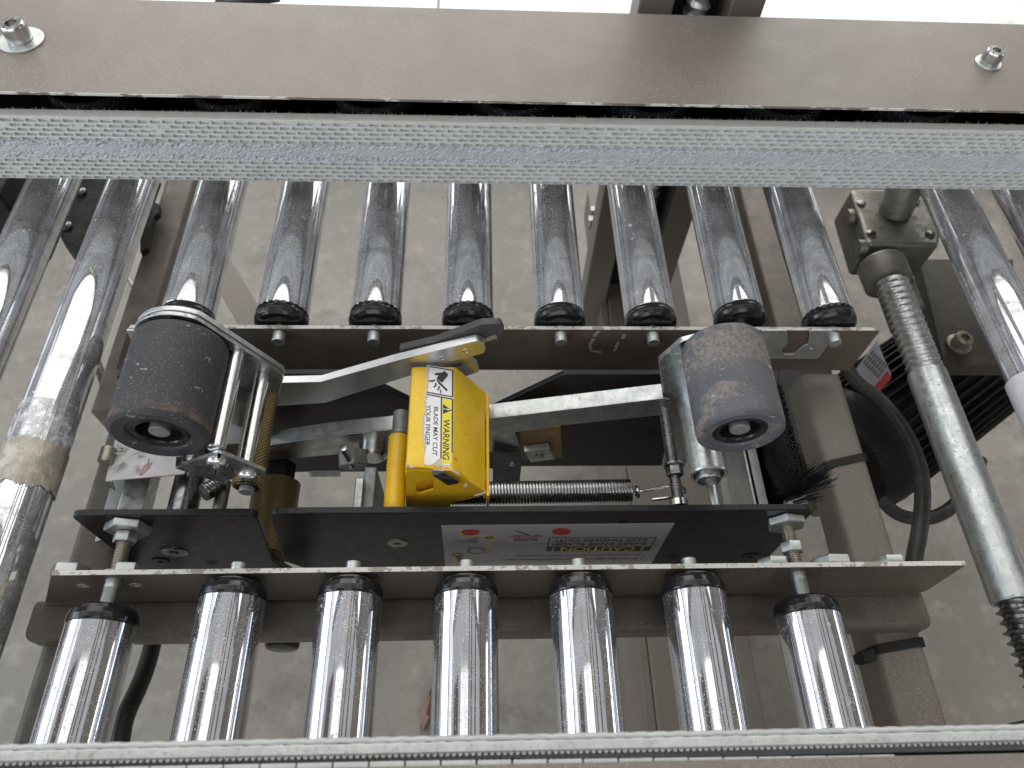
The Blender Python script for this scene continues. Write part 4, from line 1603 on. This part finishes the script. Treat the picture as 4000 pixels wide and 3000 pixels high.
kz = AZ(422, 1765, -.03)
kn = MB().lathe((kz.x, kz.y - .012, -.03), (0, 1, 0), [(0, .0050), (.001, .0064), (.0155, .0064), (.0165, .0050)], 30)
for i in range(30):
    g = 2 * pi * i / 30
    d = Vector((cos(g), 0, sin(g)))
    kn.obox(Vector((kz.x, kz.y - .0035, -.03)) + d * .0064, d * .0003, Vector((-sin(g), 0, cos(g))) * .0004, (0, .0066, 0))
single('knurled_screw', kn, M_AMBERBOLT, 'small knurled steel screw beside the film covered tray', 'screw')

hc = AZ(514, 1948, -.068)
single('hex_column', MB().lathe((hc.x, .2445, -.068), (0, 1, 0), [(0, .0205), (.075, .0205)], 6, pi / 6, uv=False), M_GALV, 'wide zinc hexagonal spacer under the film covered tray', 'spacer', bevel=.0006)
pc = AZ(727, 1935, -.062)
single('round_column', MB().cyl((pc.x, .2445, -.062), (pc.x, .345, -.062), .0138, 40), M_DSTEEL, 'dark shiny round spacer post behind the left black plate', 'spacer')
wm = thing('worm_screw', 'short worm screw meshing with a dark bolt behind the left black plate', 'screw', AZ(830, 1905, -.04))
wa, wb_ = AZ(795, 1925, -.035), AZ(865, 1890, -.045)
obj('worm_thread', MB().thread(wa, wb_, .0085, .0030, .0016), M_DSTEEL, wm)
q = AZ(868, 1930, -.05)
obj('dark_bolt', MB().cyl((q.x, .2445, -.05), (q.x, .30, -.05), .0062, 24).lathe((q.x, .262, -.05), (0, 1, 0), [(0, .0095), (.003, .0095)], 24), M_CAST, wm)

hb = thing('pin_bolt', 'grey hexagonal bolt head with a slanted bright pin, left of the yellow guard', 'bolt', AY(1375, 1830, .315))
c = AY(1370, 1825, .315)
obj('bolt_head', MB().hexn((c.x, .332, c.z), (.12, -1, -.25), .0155, .0155, .35), M_GREYP, hb, .0006)
obj('bright_pin', MB().cyl(AY(1338, 1750, .322), AY(1381, 1818, .318), .0040, 24, .0006), M_STEEL, hb)
obj('pin_block', MB().obox(AY(1375, 1812, .325), (.0085, 0, .002), (0, .004, 0), (-.001, 0, .0085)), M_GREYP, hb, .0006)
gb = thing('guard_post', 'small grey steel post beside the foot of the yellow guard', 'post', AY(1470, 1950, .28))
obj('post_body', MB().box((AY(1440, 1950, .29).x, .262, -.12), (AY(1488, 1950, .29).x, .306, -.030)), M_GREYP, gb, .002)
obj('foot_block', MB().box((AY(1405, 1960, .28).x, .258, -.10), (AY(1438, 1960, .28).x, .29, -.020)), M_DSTEEL, gb, .0012)

# ------------------------------------------------------------------ screw pipe, gearbox, motor and cables at the right
pp = thing('screw_pipe', 'galvanised pipe with screw thread at both ends, right of the frame tube', 'pipe', (.498, .3, -.07))
PX, PZ = .4985, -.072
y1_, y2_ = AZ(3690, 1480, PZ).y + .008, AZ(3960, 2335, PZ + .015).y
obj('pipe_body', MB().lathe((PX, y2_, PZ), (0, 1, 0), [(0, .0190), (.002, .0202), (y1_ - y2_ - .002, .0202), (y1_ - y2_, .0185)], 64), M_GALV, pp)
obj('upper_thread', MB().thread((PX, y1_ - .004, PZ), (PX, .585, PZ), .0192, .0092, .0042, 40), M_GALV, pp)
obj('lower_thread', MB().thread((PX, -.30, PZ), (PX, y2_ + .002, PZ), .0186, .0092, .0050, 40), M_DSTEEL, pp)

gx = thing('gearbox', 'oily cast alloy gearbox at the upper end of the screw pipe', 'gearbox', (.52, .66, -.1))
tp = [AZ(x, y, -.058) for x, y in ((3322, 735), (3392, 955), (3672, 958), (3700, 735))]
obj('housing', MB().prism(tp, (0, 0, -.060)), M_CAST, gx, .0055)
cz_ = -.060
obj('shaft_boss', MB().lathe(AZ(3490, 835, -.060), (.05, .35, 1), [(0, .020), (.01, .0205), (.13, .0205)], 40), M_CAST, gx)
for px, py in ((3365, 795), (3404, 912), (3635, 915), (3575, 790)):
    c = AZ(px, py, -.057)
    obj('cover_screw', MB().lathe((c.x, c.y, -.0585), (0, 0, 1), [(0, .0058), (.003, .0056), (.004, .0040)], 16), M_DSTEEL, gx)
obj('outlet_collar', MB().lathe((PX - .001, .570, PZ - .004), (0, 1, 0), [(0, .0235), (.001, .0275), (.030, .0285), (.034, .026)], 56), M_CAST, gx)
for (xa, xb, yy) in ((3303, 3325, 850), (3345, 3375, 970)):
    obj('side_bolt', MB().cyl(AZ(xa, yy, -.07), AZ(xb, yy, -.07), .011, 20), M_CAST, gx)
obj('web', MB().box((.535, .555, -.16), (.552, .63, -.10)), M_CAST, gx, .003)

mp = thing('mounting_plate', 'oily brown mounting plate with a waxed socket bolt below the right roller', 'plate', (.58, .5, -.17))
pl = [AZ(x, y, -.150) for x, y in ((3590, 1010), (3690, 1432), (3960, 1432), (3960, 1010))]
obj('plate_body', MB().prism(pl, (0, 0, -.022)), M_OILY, mp, .002)
c = AZ(3742, 1348, -.150)
wb2 = MB().lathe((c.x, c.y, -.1498), (0, 0, 1), [(0, .0155), (.003, .0155), (.0035, .0110), (.016, .0105), (.0175, .009), (.0176, .0055), (.011, .005)], 36)
obj('waxed_bolt', wb2, M_AMBERBOLT, mp)

mo = thing('motor', 'black finned electric motor with a data plate on the right below the pipe', 'motor', (.57, .45, -.28))
ma, mb_ = AZ(3310, 1760, -.30), AZ(3800, 1400, -.30)
ax_ = (mb_ - ma).normalized()
u, v, a = frame(ax_)
Lm = (mb_ - ma).length
obj('housing', MB().lathe(ma, ax_, [(-.034, .040), (-.030, .080), (.0, .092), (.014, .094), (.016, .084), (Lm, .084), (Lm + .002, .095), (Lm + .02, .095)], 60), M_MOTOR, mo)
for k in range(44):
    g = 2 * pi * k / 44
    d = u * cos(g) + v * sin(g)
    obj('fin', MB().obox(ma + ax_ * (.018 + (Lm - .02) / 2) + d * .0885, ax_ * ((Lm - .024) / 2), d * .0055, ax_.cross(d) * .0010), M_MOTOR, mo)
dp = obj('data_plate', MB().prism([AZ(x, y, -.198) for x, y in ((3345, 1440), (3425, 1330), (3482, 1465), (3478, 1480), (3430, 1535), (3395, 1520))], (0, 0, -.0015)), M_PLATE, mo)
o = obj('red_band', MB().prism([AZ(x, y, -.1972) for x, y in ((3408, 1519), (3468, 1448), (3481, 1470), (3479, 1482), (3430, 1533))], (0, 0, -.0006)), M_RED)
o.parent = dp
lm = MB()
for k in range(7):
    f = k / 7
    for s_ in range(3):
        p = Vector((3385 + f * 62 - s_ * 14 + 20, 1375 + f * 62 + s_ * 18, 0))
        q0, q1 = AZ(p.x - 7, p.y + 8, -.1975), AZ(p.x + 3, p.y - 4, -.1975)
        lm.prism([q0, q1, q1 + Vector((.0022, -.0004, 0)), q0 + Vector((.0022, -.0004, 0))], (0, 0, .0003))
o = obj('print_marks', lm, M_PRINT_G)
o.parent = dp


tbx = thing('grey_lump', 'dark grey plastic lump low behind the brush and the right frame tube', 'box', (.37, .42, -.3))  # added stand-in for an unclear grey plastic shape
obj('box_body', MB().prism([AZ(x, y, -.21) for x, y in ((3010, 1420), (3250, 1420), (3290, 1560), (3230, 1740), (3110, 1770), (3030, 1700))], (0, 0, -.07)), M_MATG, tbx, .008)
obj('box_lid', MB().prism([AZ(x, y, -.2085) for x, y in ((3040, 1440), (3230, 1440), (3255, 1560), (3205, 1705), (3120, 1735), (3050, 1680))], (0, 0, -.0014)), M_MATG, tbx, .0004)


def cable(name, pts, r, label, mat=None):
    return single(name, MB().tube([AZ(x, y, z) for x, y, z in pts], r, 14, smooth=3), mat or M_CABLE, label, 'cable')


cable('power_cable', [(3300, 1430, -.17), (3345, 1495, -.165), (3420, 1545, -.16), (3500, 1630, -.15), (3565, 1740, -.15), (3600, 1850, -.15), (3606, 1960, -.15), (3592, 2080, -.155), (3570, 2180, -.16), (3560, 2300, -.17), (3540, 2440, -.2)], .0086, 'thick dusty black cable arching beside the right frame tube')
cable('looped_cable', [(3440, 1950, -.26), (3500, 2010, -.26), (3580, 2030, -.25), (3660, 2020, -.25), (3730, 1975, -.25), (3790, 1900, -.26), (3830, 1800, -.28)], .0085, 'black cable looping behind the galvanised pipe')
cable('left_cable', [(360, 1380, -.28), (392, 1450, -.27), (425, 1560, -.26), (450, 1650, -.26)], .0060, 'dark cable between the taped roller and the left frame tube')
cable('lower_left_cable', [(620, 2440, -.2), (600, 2500, -.19), (575, 2600, -.18), (535, 2700, -.17), (490, 2790, -.16), (470, 2880, -.16), (462, 2990, -.16)], .0085, 'black cable hanging down beside the leftmost front roller')
cable('overhead_cable', [(860, 20, .10), (915, 6, .11), (990, -6, .12), (1080, -20, .13)], .0075, 'black cable end peeping over the far cover edge')
cable('corner_cable', [(3750, 2880, -.12), (3850, 2862, -.1), (3960, 2842, -.08), (4060, 2820, -.06)], .004, 'thin black cable in the lower right corner')

# ------------------------------------------------------------------ base, legs, far things
bs = thing('base_beam', 'wide brown base cabinet low below the rollers, dulled with a round stain', 'base', (.29, .4, -.5))
obj('beam_body', MB().box((.2210, -.60, FLOOR_Z), (.3600, .985, -.40)), M_BROWN, bs, .004)
obj('beam_flange', MB().box((.2080, -.60, -.47), (.2206, 1.08, -.402)), M_BROWN, bs, .002)
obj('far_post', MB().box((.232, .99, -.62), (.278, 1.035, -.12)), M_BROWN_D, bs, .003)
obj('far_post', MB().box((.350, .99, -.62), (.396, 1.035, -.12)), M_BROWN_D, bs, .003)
obj('recess_shade', MB().box((.278, 1.03, -.62), (.350, 1.036, -.12)), M_MATB, bs)  # black sheet standing in for the shade of the recess
bt = MB()
for px, py in ((2330, 830), (2322, 868)):
    c = AZ(px, py, -.38)
    bt.hexn(c, (-1, 0, 0), .012, .012)
    bt.cyl(c, c + Vector((.05, 0, 0)), .006, 16)
obj('base_bolts', bt, M_DSTEEL, bs)
sc_ = AZ(2345, 965, -.405)
obj('base_screw', MB().lathe((.2075, sc_.y, -.43), (-1, 0, 0), [(0, .009), (.004, .008), (.006, .004)], 16), M_STEEL, bs)

lg = thing('square_strut', 'brown square leg tube behind the grease-smudged rear roller', 'leg', (.37, .6, -.3))
obj('leg_tube', rbox((.435, .36, -.30), (.478, 1.05, -.255), .006, 1), M_BROWN_D, lg)
lg2 = thing('square_strut', 'brown square tube under the rear rollers beside the black rubber roller', 'leg', (-.33, .6, -.2))
q0, q1 = AZ(635, 735, -.155), AZ(745, 735, -.155)
obj('leg_tube', rbox((q0.x, .44, -.2), (q1.x, 1.0, -.155), .006, 1), M_BROWN_D, lg2)
a_, b_ = AZ(1005, 1290, -.40), AZ(840, 1010, -.40)
st_ = thing('brace_bar', 'brown diagonal brace below the rear rollers near the black rubber roller', 'brace', (-.27, .7, -.4))
d = (b_ - a_)
obj('brace_body', MB().obox((a_ + b_) / 2, d / 2 * 1.4, Vector((-d.y, d.x, 0)).normalized() * .022, (0, 0, .004)), M_BROWN, st_, .001)
th_rod = single('thin_rod', MB().cyl(AZ(505, 1095, -.42), AZ(556, 1170, -.42), .0045, 16), M_DSTEEL, 'thin dark rod lying beyond the taped chrome roller', 'rod')
gl = thing('gear_cover', 'dark oily gear cover between the two left long rollers', 'gear cover', (-.49, .7, -.1))
gp = [AZ(x, y, -.09) for x, y in ((300, 690), (238, 880), (232, 920), (250, 955), (300, 972), (420, 972), (520, 690))]
obj('cover_body', MB().prism(gp, (0, 0, -.05)), M_MOTOR, gl, .004)
for px, py in ((318, 752), (262, 885)):
    c = AZ(px, py, -.089)
    obj('cover_screw', MB().lathe((c.x, c.y, -.09), (0, 0, 1), [(0, .0068), (.004, .0065), (.006, .003)], 16), M_DSTEEL, gl)
gl2 = single('bump_plate', MB().prism([AZ(x, y, -.13) for x, y in ((590, 780), (622, 800), (618, 830), (600, 845), (580, 930), (575, 965), (548, 985), (545, 700), (620, 700))], (0, 0, -.01)), M_MATB, 'black lobed plate edge beside the taped chrome roller', 'plate')
sh_ = thing('black_block', 'plain black block in the upper left corner under the belt', 'shroud', (-.62, .75, -.1))  # plain black block filling the upper left corner
obj('black_body', MB().box((-.80, .66, -.10), (-.565, .95, -.03)), M_MATB, sh_, .004)
kb = AZ(1100, 2538, -.16)
single('round_bumper', MB().lathe((kb.x, kb.y, -.16), (0, 1, 0), [(0, .0125), (.001, .0155), (.003, .0168), (.05, .0168)], 36), M_CAP, 'black round knob peeping out under the cross tube beside the second front roller', 'knob')
lf = MB()
base = AZ(1672, 2772, FLOOR_Z + .012)
rl = random.Random(2)
grid = []
for i in range(7):
    for j in range(5):
        s_, t_ = i / 6 - .5, j / 4 - .5
        w_ = (1 - abs(s_) * 1.7) * .022 + .002
        grid.append((base.x + t_ * w_ * 1.4 + s_ * .014, base.y + s_ * .060, base.z + .014 * cos(t_ * 5 + s_ * 3) + rl.uniform(-.003, .003)))
lf.add(grid, [(i * 5 + j, i * 5 + j + 1, (i + 1) * 5 + j + 1, (i + 1) * 5 + j) for i in range(6) for j in range(4)])
single('dry_leaf', lf, M_LEAF, 'curled dry brown leaf lying on the floor between front rollers', 'leaf')

ms = thing('mast', 'twin brown mast posts with a screw between them, beyond the far cover', 'mast', (.25, .82, .1))
obj('mast_post', MB().box((.178, .80, -.6), (.218, .845, .80)), M_BROWN, ms, .003)
obj('mast_post', MB().box((.283, .80, -.6), (.322, .845, .80)), M_BROWN, ms, .003)
obj('mast_web', MB().box((.218, .842, -.6), (.283, .847, .80)), M_MATB, ms)
obj('mast_screw', MB().thread((.252, .825, -.3), (.252, .825, .78), .016, .016, .004, 24), M_GALV, ms)

fb1 = single('foam_board', MB().box((-1.15, 1.55, FLOOR_Z), (-.1135, 3.3, -.50)), M_FOAM, 'white foam slab on the floor beyond the cover, nearer the black cable', 'foam board', 'white foam slabs beyond the cover', .006)
fb2 = single('foam_board', MB().box((-.1105, 1.55, FLOOR_Z), (.62, 3.3, -.503)), M_FOAM, 'white foam slab between the cable slab and the brown mast', 'foam board', 'white foam slabs beyond the cover', .006)
fb3 = single('foam_board', MB().prism([(.715, 1.50, FLOOR_Z), (2.3, 1.50, FLOOR_Z), (2.3, 3.3, FLOOR_Z), (.80, 3.3, FLOOR_Z)], (0, 0, .16)), M_FOAM, 'white foam slab right of the brown mast, creased and stained', 'foam board', 'white foam slabs beyond the cover', .006)
